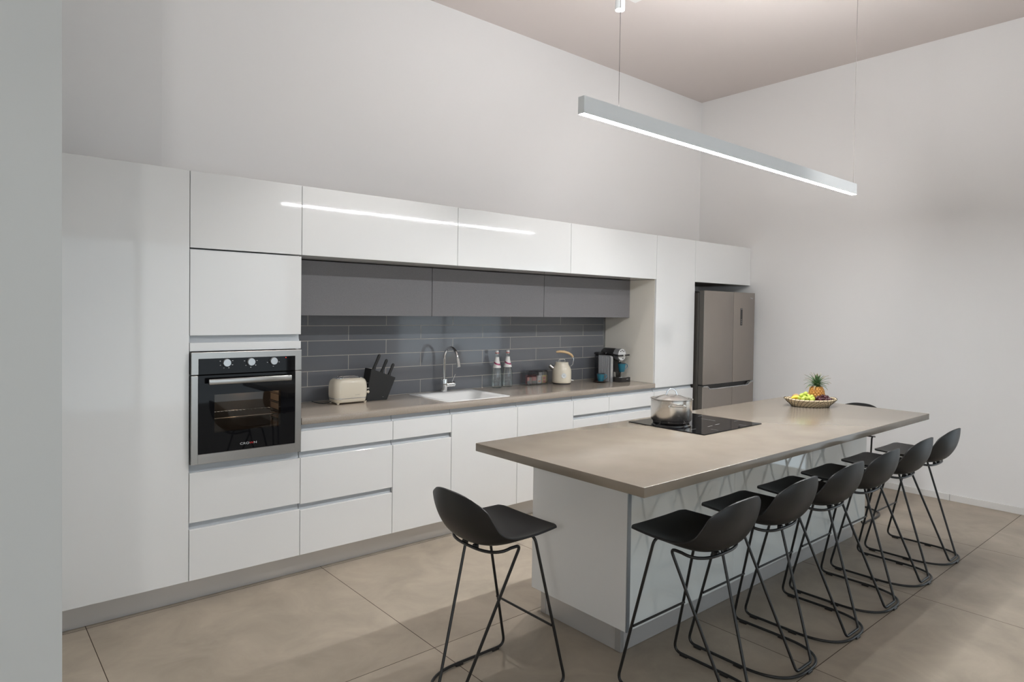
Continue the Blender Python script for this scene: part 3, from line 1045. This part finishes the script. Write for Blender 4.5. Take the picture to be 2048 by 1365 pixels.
# globe lamp added behind the camera as unseen low fill
for x, y, z, wt in FILL_GLOBE:
    t = thing('fill_globe_lamp', 'added standing fill lamp with a round glowing globe, unseen behind the camera', 'lamp', (x, y, 0))
    bm = NB()
    lathe(bm, [(0, 0), (0.15, 0), (0.15, 0.012), (0.012, 0.02), (0.010, 0.03), (0.010, z - 0.11), (0.03, z - 0.10), (0.03, z - 0.085), (0, z - 0.085)], 32, (x, y, 0.0))
    obj('stand', bm, m_tube, t)
    bm = NB()
    ball(bm, (x, y, z), 0.09, u=28, v=18)
    obj('globe', bm, mat('fill_lamp_globe', (0.9, 0.9, 0.9), 0.5, emit=(1.0, 0.985, 0.96), estr=wt), t)

# ------------------------------------------------------------------ worktop appliances
ZW = WZ1 + 0.0004
# toaster
t = thing('toaster', 'cream two-slice toaster with chrome trim standing left on the worktop', 'toaster', (1.105, 0.42, WZ1))
tx0, tx1, ty0, ty1 = 0.985, 1.228, 0.347, 0.497


def sect(z, ins, r):
    return rrect(tx0 + ins, tx1 - ins, ty0 + ins * 0.8, ty1 - ins * 0.8, r, z, 8)


bm = NB()
loft(bm, [sect(0.968, 0.004, .04), sect(0.985, 0.0, .045), sect(1.04, 0.0, .045), sect(1.068, 0.003, .045), sect(1.086, 0.010, .045), sect(1.096, 0.022, .045), sect(1.098, 0.03, .045)], cap0=True)
obj('shell', bm, m_cream, t, ang=60)
bm = NB()
loft(bm, [sect(0.938, 0.012, .04), sect(0.945, 0.006, .045), sect(0.964, 0.003, .045)], cap0=True)
obj('lower_shell', bm, m_cream, t, ang=60)
bm = NB()
loft(bm, [sect(0.963, 0.0015, .045), sect(0.9655, 0.0005, .045), sect(0.968, 0.0015, .045)], cap0=True)
obj('trim_band', bm, m_chrome, t, ang=60)
bm = NB()
loft(bm, [rrect(tx0 + 0.028, tx1 - 0.028, ty0 + 0.026, ty1 - 0.026, .03, 1.0975), rrect(tx0 + 0.028, tx1 - 0.028, ty0 + 0.026, ty1 - 0.026, .03, 1.101), rrect(tx0 + 0.031, tx1 - 0.031, ty0 + 0.029, ty1 - 0.029, .03, 1.1025)])
tp = obj('top_plate', bm, m_chrome, t)
bm = NB()
for y in (0.397, 0.447):
    box(bm, tx0 + 0.055, tx1 - 0.055, y - 0.011, y + 0.011, 1.1022, 1.1034)
obj('bread_slot', bm, m_dark, tp)
bm = NB()
for y in (0.382, 0.412, 0.432, 0.462):
    tube(bm, fillet([(tx0 + 0.06, y, 1.101), (tx0 + 0.07, y, 1.108), (tx1 - 0.07, y, 1.108), (tx1 - 0.06, y, 1.101)], 0.006, 3), 0.0012, 6)
obj('bun_wires', bm, m_chrome, tp)
bm = NB()
for x in (1.008, 1.205):
    for y in (0.365, 0.478):
        lathe(bm, [(0, 0), (0.007, 0), (0.009, 0.006), (0.014, 0.0135), (0, 0.0135)], 16, (x, y, WZ1 + 0.0003))
obj('feet', bm, m_cream, t)
for z, r, mm in ((0.997, 0.010, m_cream), (1.021, 0.0065, m_chrome)):
    bm = NB()
    lathe(bm, [(0, 0), (r * 0.7, 0), (r * 0.75, 0.008), (r, 0.010), (r, 0.017), (r * 0.7, 0.020), (0, 0.020)], 20, (tx1 - 0.001, 0.385, z), axis=(1, 0, 0))
    obj('knob', bm, mm, t)
obj('lever', bx(tx1 - 0.001, tx1 + 0.022, 0.400, 0.420, 1.053, 1.058, bev=0.0015), m_chrome, t)
text_mesh('brand_lettering', 'SWAN', 0.010, mat('toaster_print', (0.52, 0.48, 0.40), 0.4), t, (1.125, ty0 - 0.0004, 0.985), (1, 0, 0), (0, 0, 1), spacing=1.3)
bm = NB()
tube(bm, [(0.995, 0.44, 0.945), (0.975, 0.45, 0.934), (0.95, 0.46, 0.9305), (0.93, 0.49, 0.9305), (0.925, 0.55, 0.9305), (0.93, 0.60, 0.9305)], 0.003, 8)
obj('power_cord', bm, m_dark, t)

# knife block with knives
t = thing('knife_block', 'black slanted knife block standing between toaster and tap', 'knife block', (1.33, 0.455, WZ1))
ky0, ky1 = 0.412, 0.505
bm = NB()
pl = [(1.238, 0.9274), (1.404, 0.9274), (1.472, 1.080), (1.278, 1.152)]
prism(bm, pl, 'y', ky0, ky1)
bmesh.ops.recalc_face_normals(bm, faces=bm.faces)
bmesh.ops.bevel(bm, geom=bm.edges[:], offset=0.002, segments=2, affect='EDGES')
obj('block', bm, m_black, t)
bm = NB()
lathe(bm, [(0, 0), (0.003, 0), (0.003, 0.0008), (0, 0.0008)], 12, (1.371, ky0, 0.950), axis=(0, -1, 0))
obj('badge', bm, m_silver, t)
dk = Vector((0.068, 0, 0.153)).normalized()
for i, (bx_, bz, ln, lb) in enumerate(((1.318, 1.137, 0.120, 'black-handled knife with the longest handle, left in the knife block'),
                                      (1.381, 1.112, 0.106, 'black-handled knife in the middle of the knife block'),
                                      (1.440, 1.090, 0.094, 'black-handled knife with the shortest handle, right in the knife block'))):
    k = thing('kitchen_knife', lb, 'knife', (bx_, 0.455, bz), group='knives in the block')
    bm = NB()
    b0 = Vector((bx_, 0.455, bz)) + dk * 0.001
    q = Vector((dk.z, 0, -dk.x))
    prof = [(0.0, 0.012, 0), (0.10, 0.012, 0.0), (0.22, 0.0095, -.002), (0.45, 0.0095, -.001), (0.8, 0.0105, 0.0), (0.93, 0.0098, 0), (1.0, 0.005, 0)]
    rings = []
    for s_, w_, off in prof:
        c_ = b0 + dk * ln * s_ + q * off
        w_ *= 1.12
        rings.append([c_ + q * w_ * math.cos(2 * PI * j / 16) + Vector((0, 1, 0)) * w_ * 0.72 * math.sin(2 * PI * j / 16) for j in range(16)])
    loft(bm, rings, cap0=True)
    obj('handle', bm, m_black, k, ang=60)

# bottles
def bottle(cx, cy, label):
    t = thing('glass_bottle', label, 'bottle', (cx, cy, ZW), group='clear glass bottles by the tiled wall')
    bm = NB()
    out = [(0, 0.002), (0.036, 0.0), (0.041, 0.004), (0.043, 0.015), (0.0435, 0.06), (0.043, 0.10), (0.040, 0.135), (0.034, 0.165), (0.026, 0.195), (0.019, 0.225), (0.0155, 0.25), (0.0145, 0.272), (0.016, 0.275), (0.016, 0.283), (0.014, 0.286)]
    lathe(bm, out, 40, (cx, cy, ZW))
    obj('glass_body', bm, m_glass, t, ang=60)
    bm = NB()
    lathe(bm, [(0.0165, 0.2555), (0.0200, 0.227), (0.0272, 0.197), (0.0345, 0.168), (0.0349, 0.168), (0.0276, 0.197), (0.0204, 0.227), (0.0169, 0.2555)], 40, (cx, cy, ZW), closed=True)
    lab = obj('neck_label', bm, m_paper, t)
    bm = NB()
    # slanted crimson band round the neck, set just over the label
    V = []
    for j in range(40):
        a = 2 * PI * j / 40
        row = []
        for s_ in (0, 1):
            z = 0.200 + 0.013 * s_ + 0.012 * math.sin(a - 0.2)
            r = 0.0284 - (z - 0.195) * 0.235 + 0.0004
            row.append(bm.verts.new((cx + r * math.cos(a), cy + r * math.sin(a), ZW + z)))
            row.append(bm.verts.new((cx + (r - 0.0006) * math.cos(a), cy + (r - 0.0006) * math.sin(a), ZW + z)))
        V.append(row)
    for j in range(40):
        A, B = V[j], V[(j + 1) % 40]
        bm.faces.new((A[0], B[0], B[2], A[2]))
        bm.faces.new((A[1], A[3], B[3], B[1]))
        bm.faces.new((A[0], A[1], B[1], B[0]))
        bm.faces.new((A[2], B[2], B[3], A[3]))
    obj('label_band', bm, m_crimson, lab)
    bm = NB()
    lathe(bm, [(0.0112, 0.278), (0.0112, 0.2865), (0.0135, 0.288), (0.0140, 0.292), (0.0135, 0.306), (0.011, 0.309), (0, 0.309)], 24, (cx, cy, ZW))
    cap = obj('cap', bm, m_whiteplastic, t)
    bm = NB()
    lathe(bm, [(0.0143, 0.2872), (0.0172, 0.2872), (0.0172, 0.2912), (0.0143, 0.2912)], 24, (cx, cy, ZW), closed=True)
    obj('seal_ring', bm, m_red, cap)
    return t


bottle(2.505, 0.535, 'clear glass bottle with white neck label, left of the pair by the tap')
bottle(2.633, 0.548, 'clear glass bottle with white neck label, right of the pair, next to the tea box')

# clear organiser with sachets
t = thing('tea_organizer', 'clear acrylic tea organizer box with rounded lids between bottles and kettle', 'storage box', (2.94, 0.56, ZW))
ox0, ox1, oy0, oy1 = 2.822, 3.058, 0.506, 0.598
bm = NB()
w_ = 0.0025
box(bm, ox0 - 0.006, ox1 + 0.006, oy0 - 0.006, oy1, ZW, ZW + 0.010, 0.001)
obj('base_tray', bm, m_acrylic, t)
bm = NB()
n = 4
cw = (ox1 - ox0) / n
for i in range(n + 1):
    x = ox0 + cw * i
    box(bm, x - w_ / 2, x + w_ / 2, oy0, oy1, ZW + 0.0102, ZW + 0.108)
for i in range(n):
    x = ox0 + cw * i
    box(bm, x + w_, x + cw - w_, oy0, oy0 + w_, ZW + 0.0102, ZW + 0.108)
    box(bm, x + w_, x + cw - w_, oy1 - w_, oy1, ZW + 0.0102, ZW + 0.108)
obj('compartments', bm, m_acrylic, t, smooth=False)
for i in range(n):
    bm = NB()
    x0, x1 = ox0 + cw * i + 0.002, ox0 + cw * (i + 1) - 0.002
    arc = [(x0 + (x1 - x0) * (0.5 - 0.5 * math.cos(PI * k / 12)), ZW + 0.1085 + 0.020 * math.sin(PI * k / 12) ** 0.6) for k in range(13)]
    arc2 = [(x0 + 0.0025 + (x1 - x0 - 0.005) * (0.5 - 0.5 * math.cos(PI * k / 12)), ZW + 0.1085 + 0.0175 * math.sin(PI * k / 12) ** 0.6) for k in range(13)]
    prism(bm, arc + arc2[::-1], 'y', oy0 - 0.001, oy1)
    obj('lid', bm, m_acrylic, t)
tea = [('tea_carton', 0, m_redcard, 0.004, 'red and black tea sachet in the leftmost compartment, front', 0.005, 0.026, 0.010),
       ('tea_carton', 0, m_redcard, 0.030, 'red and black tea sachet in the leftmost compartment, behind', 0.028, 0.052, 0.030),
       ('tea_carton', 1, m_redcard, 0.004, 'pale red tea sachet left in the second compartment', 0.004, 0.027, 0.008),
       ('tea_carton', 1, m_redcard, 0.030, 'pale red tea sachet right in the second compartment', 0.030, 0.054, 0.008),
       ('tea_carton', 2, m_paper, 0.005, 'white tea sachet with orange print in the third compartment', 0.006, 0.052, 0.008),
       ('tea_carton', 3, m_yellow, 0.005, 'yellow and red tea sachet in the rightmost compartment', 0.006, 0.052, 0.008)]
for nme, ci, mm, _, lb, dx0, dx1, dy in tea:
    x = ox0 + cw * ci
    g_ = thing('tea_sachet', lb, 'tea sachet', (x + dx0, oy0 + dy, ZW + 0.0104), group='tea sachets in the organizer')
    top = ZW + (0.085 if ci < 2 else 0.078)
    body = obj('packet', bx(x + dx0, x + dx1, oy0 + dy, oy0 + dy + 0.022, ZW + 0.0106, top, bev=0.001), mm, g_)
    yq = oy0 + dy - 0.0006
    if ci < 2:
        obj('black_band', bx(x + dx0, x + dx1, yq, yq + 0.0008, ZW + 0.012, ZW + 0.036), m_black, body)
        obj('black_band', bx(x + dx0, x + dx1, yq, yq + 0.0008, top - 0.010, top - 0.001), m_black, body)
    elif ci == 2:
        obj('orange_print', bx(x + dx0 + 0.010, x + dx1 - 0.006, yq, yq + 0.0008, ZW + 0.022, ZW + 0.036), m_orange, body)
    else:
        obj('red_print', bx(x + dx0 + 0.010, x + dx1 - 0.006, yq, yq + 0.0008, ZW + 0.014, ZW + 0.066), m_red, body)
        obj('yellow_print', bx(x + dx0 + 0.014, x + dx1 - 0.010, yq - 0.0006, yq, ZW + 0.036, ZW + 0.042), m_yellow, body)

# kettle
KC = Vector((3.185, 0.455, ZW))
t = thing('kettle', 'cream retro kettle with dial and pale wooden handle standing right of the tea box', 'kettle', tuple(KC))
bm = NB()
lathe(bm, [(0, 0), (0.078, 0), (0.080, 0.004), (0.078, 0.010), (0, 0.010)], 40, KC)
obj('power_base', bm, m_dark, t)
bm = NB()
lathe(bm, [(0, 0.010), (0.081, 0.010), (0.0845, 0.014), (0.0855, 0.03), (0.0855, 0.110), (0.0835, 0.128), (0.077, 0.145), (0.068, 0.160), (0.061, 0.172), (0.0585, 0.186), (0.0585, 0.192), (0.0565, 0.193), (0.054, 0.188), (0, 0.188)], 56, KC)
obj('kettle_body', bm, m_cream, t, ang=50)
bm = NB()
lathe(bm, [(0.055, 0.187), (0.055, 0.1915), (0.04, 0.194), (0, 0.195)], 40, KC)
ld = obj('lid', bm, m_cream, t)
rx = Vector((math.cos(-0.70), math.sin(-0.70), 0))
bm = NB()
tube(bm, fillet([KC + rx * -0.028 + Vector((0, 0, 0.193)), KC + rx * -0.026 + Vector((0, 0, 0.216)), KC + rx * 0.026 + Vector((0, 0, 0.216)), KC + rx * 0.028 + Vector((0, 0, 0.193))], 0.008, 4), 0.0032, 10)
obj('lid_loop', bm, m_chrome, ld)
bm = NB()
sp0 = KC - rx * 0.070 + Vector((0, 0, 0.130))
sdir = (-rx * 0.75 + Vector((0, 0, 0.62))).normalized()
lathe(bm, [(0.020, 0), (0.019, 0.02), (0.0155, 0.050), (0.0145, 0.050), (0.017, 0.02), (0.018, 0)], 24, sp0, axis=sdir, closed=True)
obj('spout', bm, m_steel, t)
bm = NB()
hb = KC + rx * 0.075 + Vector((0, 0, 0.155))
tube(bm, [hb, KC + rx * 0.096 + Vector((0, 0, 0.172)), KC + rx * 0.104 + Vector((0, 0, 0.215)), KC + rx * 0.096 + Vector((0, 0, 0.244))], 0.0035, 10)
hw = obj('handle_bracket', bm, m_chrome, t)
bm = NB()
hp = [(0.098, 0.238, .0085), (0.082, 0.258, .0105), (0.055, 0.274, .0115), (0.020, 0.283, .0115), (-0.015, 0.285, .011), (-0.040, 0.283, .010), (-0.052, 0.281, .008)]
tube(bm, [KC + rx * a + Vector((0, 0, z)) for a, z, _ in hp], [r for *_, r in hp], 16)
obj('wooden_grip', bm, m_wood, t, ang=60)
fdir = (Vector((-0.946, -3.6877, 0)) - Vector((KC.x, KC.y, 0))).normalized()
fdir = (fdir + rx * 0.22).normalized()
bm = NB()
dc = KC + fdir * 0.0845 + Vector((0, 0, 0.078))
lathe(bm, [(0, 0), (0.021, 0), (0.0225, 0.003), (0.021, 0.005), (0.018, 0.004), (0, 0.003)], 32, dc, axis=fdir)
di = obj('temperature_dial', bm, m_dial, t)
bm = NB()
lathe(bm, [(0, 0), (0.003, 0), (0.003, 0.002), (0, 0.002)], 12, dc + fdir * 0.0035, axis=fdir)
obj('dial_hub', bm, m_dark, di)
bm = NB()
tube(bm, [KC + rx * 0.084 + Vector((0, 0, 0.033)), KC + rx * 0.108 + Vector((0, 0, 0.030))], [0.005, 0.003], 8)
obj('switch_lever', bm, m_whiteplastic, t)

# coffee machine
t = thing('coffee_machine', 'black and silver capsule coffee machine in the alcove corner with a cup on its stand', 'coffee machine', (3.74, 0.38, ZW))
mx0 = 3.652
# ribbed silver side shell
bm = NB()
prof = []
for k in range(9):
    a = PI / 2 * k / 8
    prof.append((0.318 - 0.028 * math.cos(PI / 2 - a), 1.142 + 0.028 * math.sin(PI / 2 - a) * 1.0))
poly = [(0.440, ZW), (0.290, ZW), (0.290, 1.142)]
for k in range(1, 9):
    a = PI / 2 * k / 8
    poly.append((0.318 - 0.028 * math.cos(a), 1.142 + 0.028 * math.sin(a)))
poly.append((0.440, 1.170))
prism(bm, poly, 'x', mx0, mx0 + 0.030)
sh = obj('side_shell', bm, m_silver, t)
bm = NB()
for i in range(8):
    y = 0.316 + i * 0.0155
    box(bm, mx0 - 0.003, mx0 + 0.001, y, y + 0.008, ZW + 0.004, 1.160, 0.001)
obj('ribs', bm, m_silver, sh)
obj('core', bx(mx0 + 0.031, 3.842, 0.330, 0.440, ZW, 1.125, bev=0.004), m_dark, t)
bm = NB()
hc = Vector((3.790, 0, 1.176))
lathe(bm, [(0, 0), (0.045, 0), (0.057, 0.02), (0.057, 0.165), (0, 0.165)], 40, (hc.x, 0.500, hc.z), axis=(0, -1, 0))
hd = obj('head_barrel', bm, m_dark, t)
bm = NB()
lathe(bm, [(0, 0), (0.0575, 0), (0.0575, 0.052), (0.056, 0.058), (0, 0.058)], 40, (hc.x, 0.334, hc.z), axis=(0, -1, 0))
hf = obj('head_ring', bm, m_silver, hd)
bm = NB()
lathe(bm, [(0, 0), (0.053, 0), (0.052, 0.0012), (0, 0.0012)], 40, (hc.x, 0.2755, hc.z), axis=(0, -1, 0))
obj('face_disc', bm, m_whiteplastic, hd)['label'] = 'pale round face with buttons'
bm = NB()
for dx, dz in ((-0.022, 0.032), (0.0, 0.038), (0.022, 0.032), (0.012, -0.035)):
    lathe(bm, [(0, 0), (0.0062, 0), (0.006, 0.002), (0, 0.002)], 16, (hc.x + dx, 0.2745, hc.z + dz), axis=(0, -1, 0))
obj('button', bm, m_dark, hd)
bm = NB()
tube(bm, fillet([(hc.x - 0.066, 0.410, 1.184), (hc.x - 0.066, 0.262, 1.170), (hc.x, 0.256, 1.170), (hc.x + 0.085, 0.262, 1.172)], 0.01, 4), 0.0075, 12)
lv = obj('lever', bm, m_dark, t)
bm = NB()
lathe(bm, [(0, 0), (0.010, 0), (0.010, 0.006), (0, 0.006)], 20, (hc.x - 0.005, 0.2490, 1.170), axis=(0, -1, 0))
lathe(bm, [(0, 0), (0.0085, 0), (0.0085, 0.004), (0, 0.004)], 20, (hc.x - 0.0735, 0.408, 1.184), axis=(-1, 0, 0))
obj('lever_caps', bm, m_chrome, lv)
bm = NB()
lathe(bm, [(0, 0), (0.018, 0), (0.020, 0.014), (0, 0.014)], 20, (hc.x, 0.300, 1.106))
obj('coffee_outlet', bm, m_chrome, t)
bm = NB()
prism(bm, [(3.702, 0.335), (3.702, 0.245), (3.72, 0.215), (3.84, 0.215), (3.862, 0.245), (3.862, 0.335)], 'z', ZW, ZW + 0.042)
dt = obj('drip_tray', bm, m_dark, t)
bm = NB()
prism(bm, [(3.725, 0.315), (3.725, 0.245), (3.745, 0.228), (3.82, 0.228), (3.84, 0.245), (3.84, 0.315)], 'z', ZW + 0.0422, ZW + 0.046)
obj('drip_grid', bm, m_chrome, dt)
bm = NB()
box(bm, 3.738, 3.838, 0.235, 0.322, 1.014, 1.019, 0.001)
box(bm, 3.738, 3.744, 0.312, 0.318, ZW + 0.046, 1.014)
box(bm, 3.832, 3.838, 0.312, 0.318, ZW + 0.046, 1.014)
box(bm, 3.738, 3.744, 0.325, 0.329, ZW + 0.046, 1.019)
obj('cup_stand', bm, m_chrome, t)
bm = NB()
box(bm, mx0 + 0.004, 3.760, 0.443, 0.500, ZW, 1.168, 0.012, 3)
wt_ = obj('water_tank', bm, m_tank, t)
obj('tank_cap', bx(mx0 + 0.002, 3.730, 0.442, 0.503, 1.1685, 1.192, bev=0.008, seg=2), m_dark, wt_)
text_mesh('front_lettering', 'NESPRESSO', 0.0055, m_logo, dt, (3.785, 0.2145, ZW + 0.024), (1, 0, 0), (0, 0, 1))


def cup(cx, cy, z, r, h, hdir, label, group='blue coffee cups'):
    t = thing('coffee_cup', label, 'cup', (cx, cy, z), group=group)
    bm = NB()
    lathe(bm, [(0, 0), (r * 0.62, 0), (r * 0.66, 0.003), (r * 0.80, h * 0.35), (r * 0.93, h * 0.75), (r, h - 0.001), (r * 0.97, h - 0.001), (r * 0.89, h * 0.72), (r * 0.75, h * 0.35), (r * 0.58, 0.006), (0, 0.006)], 36, (cx, cy, z))
    obj('cup_body', bm, m_teal, t, ang=50)
    bm = NB()
    lathe(bm, [(r * 0.965, h - 0.003), (r * 1.005, h - 0.003), (r * 1.01, h), (r * 0.985, h + 0.001), (r * 0.96, h)], 36, (cx, cy, z), closed=True)
    obj('rim', bm, m_brownglaze, t)['label'] = 'brown rim'
    bm = NB()
    d_ = Vector(hdir).normalized()
    b_ = Vector((cx, cy, z))
    pts = [b_ + d_ * r * 0.90 + Vector((0, 0, h * 0.86)), b_ + d_ * (r + 0.018) + Vector((0, 0, h * 0.90)), b_ + d_ * (r + 0.022) + Vector((0, 0, h * 0.55)), b_ + d_ * (r * 0.74) + Vector((0, 0, h * 0.22))]
    tube(bm, fillet(pts, 0.014, 5), 0.0032, 10)
    obj('handle', bm, m_teal, t)
    return t


cup(3.785, 0.272, 1.0192, 0.038, 0.078, (0.85, -0.3, 0), 'blue coffee cup on the stand of the coffee machine')
t = tag(obj('saucer', NB(), m_brownglaze), 'dark brown saucer on the worktop under the front cup', 'saucer')
bm = NB()
SC = (3.566, 0.338)
lathe(bm, [(0, 0.0), (0.040, 0.0), (0.044, 0.004), (0.066, 0.012), (0.069, 0.0145), (0.066, 0.0150), (0.042, 0.008), (0, 0.006)], 48, (SC[0], SC[1], ZW))
bm.to_mesh(t.data)
bm.free()
t.data.polygons.foreach_set('use_smooth', [True] * len(t.data.polygons))
cup(SC[0] + 0.004, SC[1], ZW + 0.0064, 0.037, 0.073, (0.85, -0.45, 0), 'blue coffee cup standing on the dark saucer')

# ------------------------------------------------------------------ fruit basket
BC = Vector((3.652, -1.550, 0.9285))
ra, rb = 0.178, 0.115
ex = Vector((0.76, -0.65, 0)).normalized()
ey = Vector((-ex.y, ex.x, 0))
t = thing('fruit_basket', 'oval woven straw fruit basket with black stitches on the island top', 'basket', tuple(BC))


def bpt(a, f_, z):
    return BC + ex * math.cos(a) * ra * f_ + ey * math.sin(a) * rb * f_ + Vector((0, 0, z))


lev = [(0.70, 0.006), (0.76, 0.015), (0.83, 0.025), (0.90, 0.035), (0.97, 0.046)]
bm = NB()
for f_, z in lev:
    pts = [bpt(2 * PI * k / 72, f_ if z < 0.04 else f_ + 0.0, z + (0.007 * abs(math.cos(2 * PI * k / 72)) ** 4) * z / 0.046) for k in range(73)]
    tube(bm, pts, 0.0066, 10, cap=False)
for k in range(5):
    f_ = 0.12 + 0.12 * k
    tube(bm, [bpt(2 * PI * q / 48, f_, 0.0062) for q in range(49)], 0.0062, 8, cap=False)
obj('coils', bm, m_wicker, t)
bm = NB()
for li, (f_, z) in enumerate(lev):
    n = 34
    for k in range(n):
        a = 2 * PI * (k + li * 0.42) / n
        zz = z + (0.007 * abs(math.cos(a)) ** 4) * z / 0.046
        p = bpt(a, f_, zz)
        out = (ex * math.cos(a) * rb + ey * math.sin(a) * ra).normalized()
        tn = (ey * math.cos(a) * rb - ex * math.sin(a) * ra).normalized()
        pts = []
        for j in range(9):
            b_ = -PI * 0.62 + PI * 1.24 * j / 8
            pts.append(p + out * 0.0078 * math.cos(b_) + Vector((0, 0, 0.0078 * math.sin(b_))) + tn * 0.0055 * (j / 8 - 0.5) * 2)
        tube(bm, pts, 0.0013, 5)
obj('black_stitches', bm, m_wickerdark, t)


def fp(a, b, z):
    return BC + ex * a + ey * b + Vector((0, 0, z))


def bunch(label, center, sx, sy, sz, n, r, m, seed, stemdir=None, r_el=1.15, cat='grapes'):
    rnd = random.Random(seed)
    t = thing('grape_bunch', label, cat, tuple(fp(center[0], center[1], center[2])), group='bunches of grapes in the basket')
    ptsl = []
    tries = 0
    while len(ptsl) < n and tries < 20000:
        tries += 1
        a, b, c = rnd.uniform(-1, 1), rnd.uniform(-1, 1), rnd.uniform(0, 1)
        if a * a + b * b + c * c > 1:
            continue
        p = Vector((a * sx, b * sy, c * sz))
        if all((p - q).length > r * 1.55 for q in ptsl):
            ptsl.append(p)
    first = None
    for p in ptsl:
        w_ = fp(center[0] + p.x, center[1] + p.y, center[2] + p.z)
        if first is None:
            bm = NB()
            ball(bm, (0, 0, 0), r, 1, 1, r_el, 14, 10)
            me_o = obj('grape', bm, m, t, world=False)
            first = me_o
        else:
            me_o = first.copy()
            C.objects.link(me_o)
            me_o.parent = t
        me_o.location = w_ - Vector(t.location)
        me_o.rotation_euler = (rnd.uniform(-1, 1), rnd.uniform(-1, 1), rnd.uniform(0, 6))
    bm = NB()
    q0 = fp(center[0], center[1], center[2] + sz * 0.4)
    q1 = q0 + (Vector(stemdir) if stemdir else Vector((0, 0, 0.03)))
    tube(bm, [q0, (q0 + q1) / 2 + ex * 0.004, q1], [0.0022, 0.002, 0.0026], 8)
    obj('stem', bm, m_stem, t)
    return t


bunch('bunch of pale green grapes in the middle of the fruit basket', (-0.042, -0.020, 0.030), 0.062, 0.052, 0.062, 42, 0.0125, m_ggrape, 3,
      stemdir=ex * 0.030 + Vector((0, 0, 0.085)))
bunch('bunch of dark red grapes at the right of the fruit basket', (0.076, -0.030, 0.032), 0.060, 0.040, 0.042, 44, 0.0110, m_dgrape, 5)
# pineapple
PB = fp(0.060, 0.034, 0.030)
t = thing('pineapple', 'small orange pineapple with bushy green crown standing at the back of the basket', 'pineapple', tuple(PB))
bm = NB()
H, Rp = 0.105, 0.050
lathe(bm, [(0, 0), (0.026, 0.002), (0.042, 0.018), (0.050, 0.045), (0.049, 0.072), (0.040, 0.094), (0.022, 0.104), (0, 0.105)], 36, PB)
fr = obj('fruit_body', bm, m_pine, t)
bm = NB()
for ri in range(8):
    z = 0.010 + ri * 0.0125
    rr = 0.0505 * math.sin(math.acos(max(-1, min(1, (z - 0.053) / 0.064)))) if abs(z - 0.053) < 0.064 else 0.02
    rr = max(rr, 0.026)
    for k in range(14):
        a = 2 * PI * (k + 0.5 * (ri % 2)) / 14
        p = PB + Vector((rr * math.cos(a), rr * math.sin(a), z))
        nrm = Vector((math.cos(a), math.sin(a), (z - 0.053) * 8)).normalized()
        lathe(bm, [(0.0085, -0.001), (0.005, 0.0018), (0.0012, 0.0040), (0, 0.0042)], 6, p, axis=nrm)
obj('skin_eyes', bm, m_pinetip, fr)
rnd = random.Random(11)
bm, bm2 = NB(), NB()
TOP = PB + Vector((0, 0, H - 0.006))
for k in range(50):
    a = k * 2.39996
    tier = k / 49
    L = 0.058 + 0.042 * (1 - abs(tier - 0.5) * 1.2) + rnd.uniform(-.008, .012)
    elev = 0.15 + tier * 1.20
    wd = 0.0105 - 0.003 * tier
    d_ = Vector((math.cos(a), math.sin(a), 0))
    s_ = Vector((-math.sin(a), math.cos(a), 0))
    droop = rnd.uniform(0.5, 1.0) * (1.25 - tier)
    rows = []
    p = TOP + d_ * 0.006 + Vector((0, 0, tier * 0.020))
    el = elev + 0.35
    N = 8
    for j in range(N + 1):
        s = j / N
        w2 = wd * (1 - s) ** 0.7 * (0.75 + 0.5 * min(s * 3, 1) * (1 - s)) + 0.0004
        up = Vector((0, 0, 1)) * math.cos(el) - d_ * math.sin(el)
        rows.append((p - s_ * w2 + up * 0.0015, p.copy(), p + s_ * w2 + up * 0.0015))
        p = p + (d_ * math.cos(el) + Vector((0, 0, 1)) * math.sin(el)) * L / N
        el -= droop / N * 1.9
    tgt = bm
    for j in range(N):
        tb = bm2 if (j >= N - 1 or (k % 9 == 4 and j > 3)) else bm
        A = [tb.verts.new(q) for q in rows[j]]
        B = [tb.verts.new(q) for q in rows[j + 1]]
        for c_ in range(2):
            tb.faces.new((A[c_], A[c_ + 1], B[c_ + 1], B[c_]))
for b_ in (bm, bm2):
    bmesh.ops.remove_doubles(b_, verts=b_.verts, dist=1e-5)
    bmesh.ops.solidify(b_, geom=b_.faces[:], thickness=0.0009)
cr = obj('leaf_crown', bm, m_leaf, t, ang=80)
obj('dry_tips', bm2, m_leafdry, cr, ang=80)
# kiwi, star fruit, lime
bm = NB()
ball(bm, fp(-0.088, 0.028, 0.054), 0.028, 1.15, 1, 0.95, 20, 12)
tag(obj('kiwi_fruit', bm, m_kiwi), 'brown kiwi fruit behind the green grapes in the basket', 'kiwi')
t = tag(obj('star_fruit', NB(), m_star), 'yellow star fruit at the left end of the fruit basket', 'star fruit')
bm = NB()
c0 = fp(-0.108, -0.016, 0.049)
ax = (ex * 0.9 + ey * -0.35 + Vector((0, 0, 0.15))).normalized()
o1 = ax.orthogonal().normalized()
o2 = ax.cross(o1)
loops = []
for j in range(9):
    s = j / 8
    rr = 0.027 * math.sin(PI * (0.06 + 0.88 * s)) ** 0.6
    L_ = []
    for k in range(10):
        a = 2 * PI * k / 10
        q = rr * (1.0 if k % 2 == 0 else 0.45)
        L_.append(c0 + ax * (s - 0.5) * 0.062 + (o1 * math.cos(a) + o2 * math.sin(a)) * q)
    loops.append(L_)
loft(bm, loops, cap0=True)
bmesh.ops.recalc_face_normals(bm, faces=bm.faces)
bm.to_mesh(t.data)
bm.free()
bm = NB()
ball(bm, fp(0.008, 0.022, 0.050), 0.026, 1.1, 1, 0.95, 20, 12)
tag(obj('lime', bm, m_greenleaf), 'green lime tucked between the green grapes and the pineapple', 'lime')
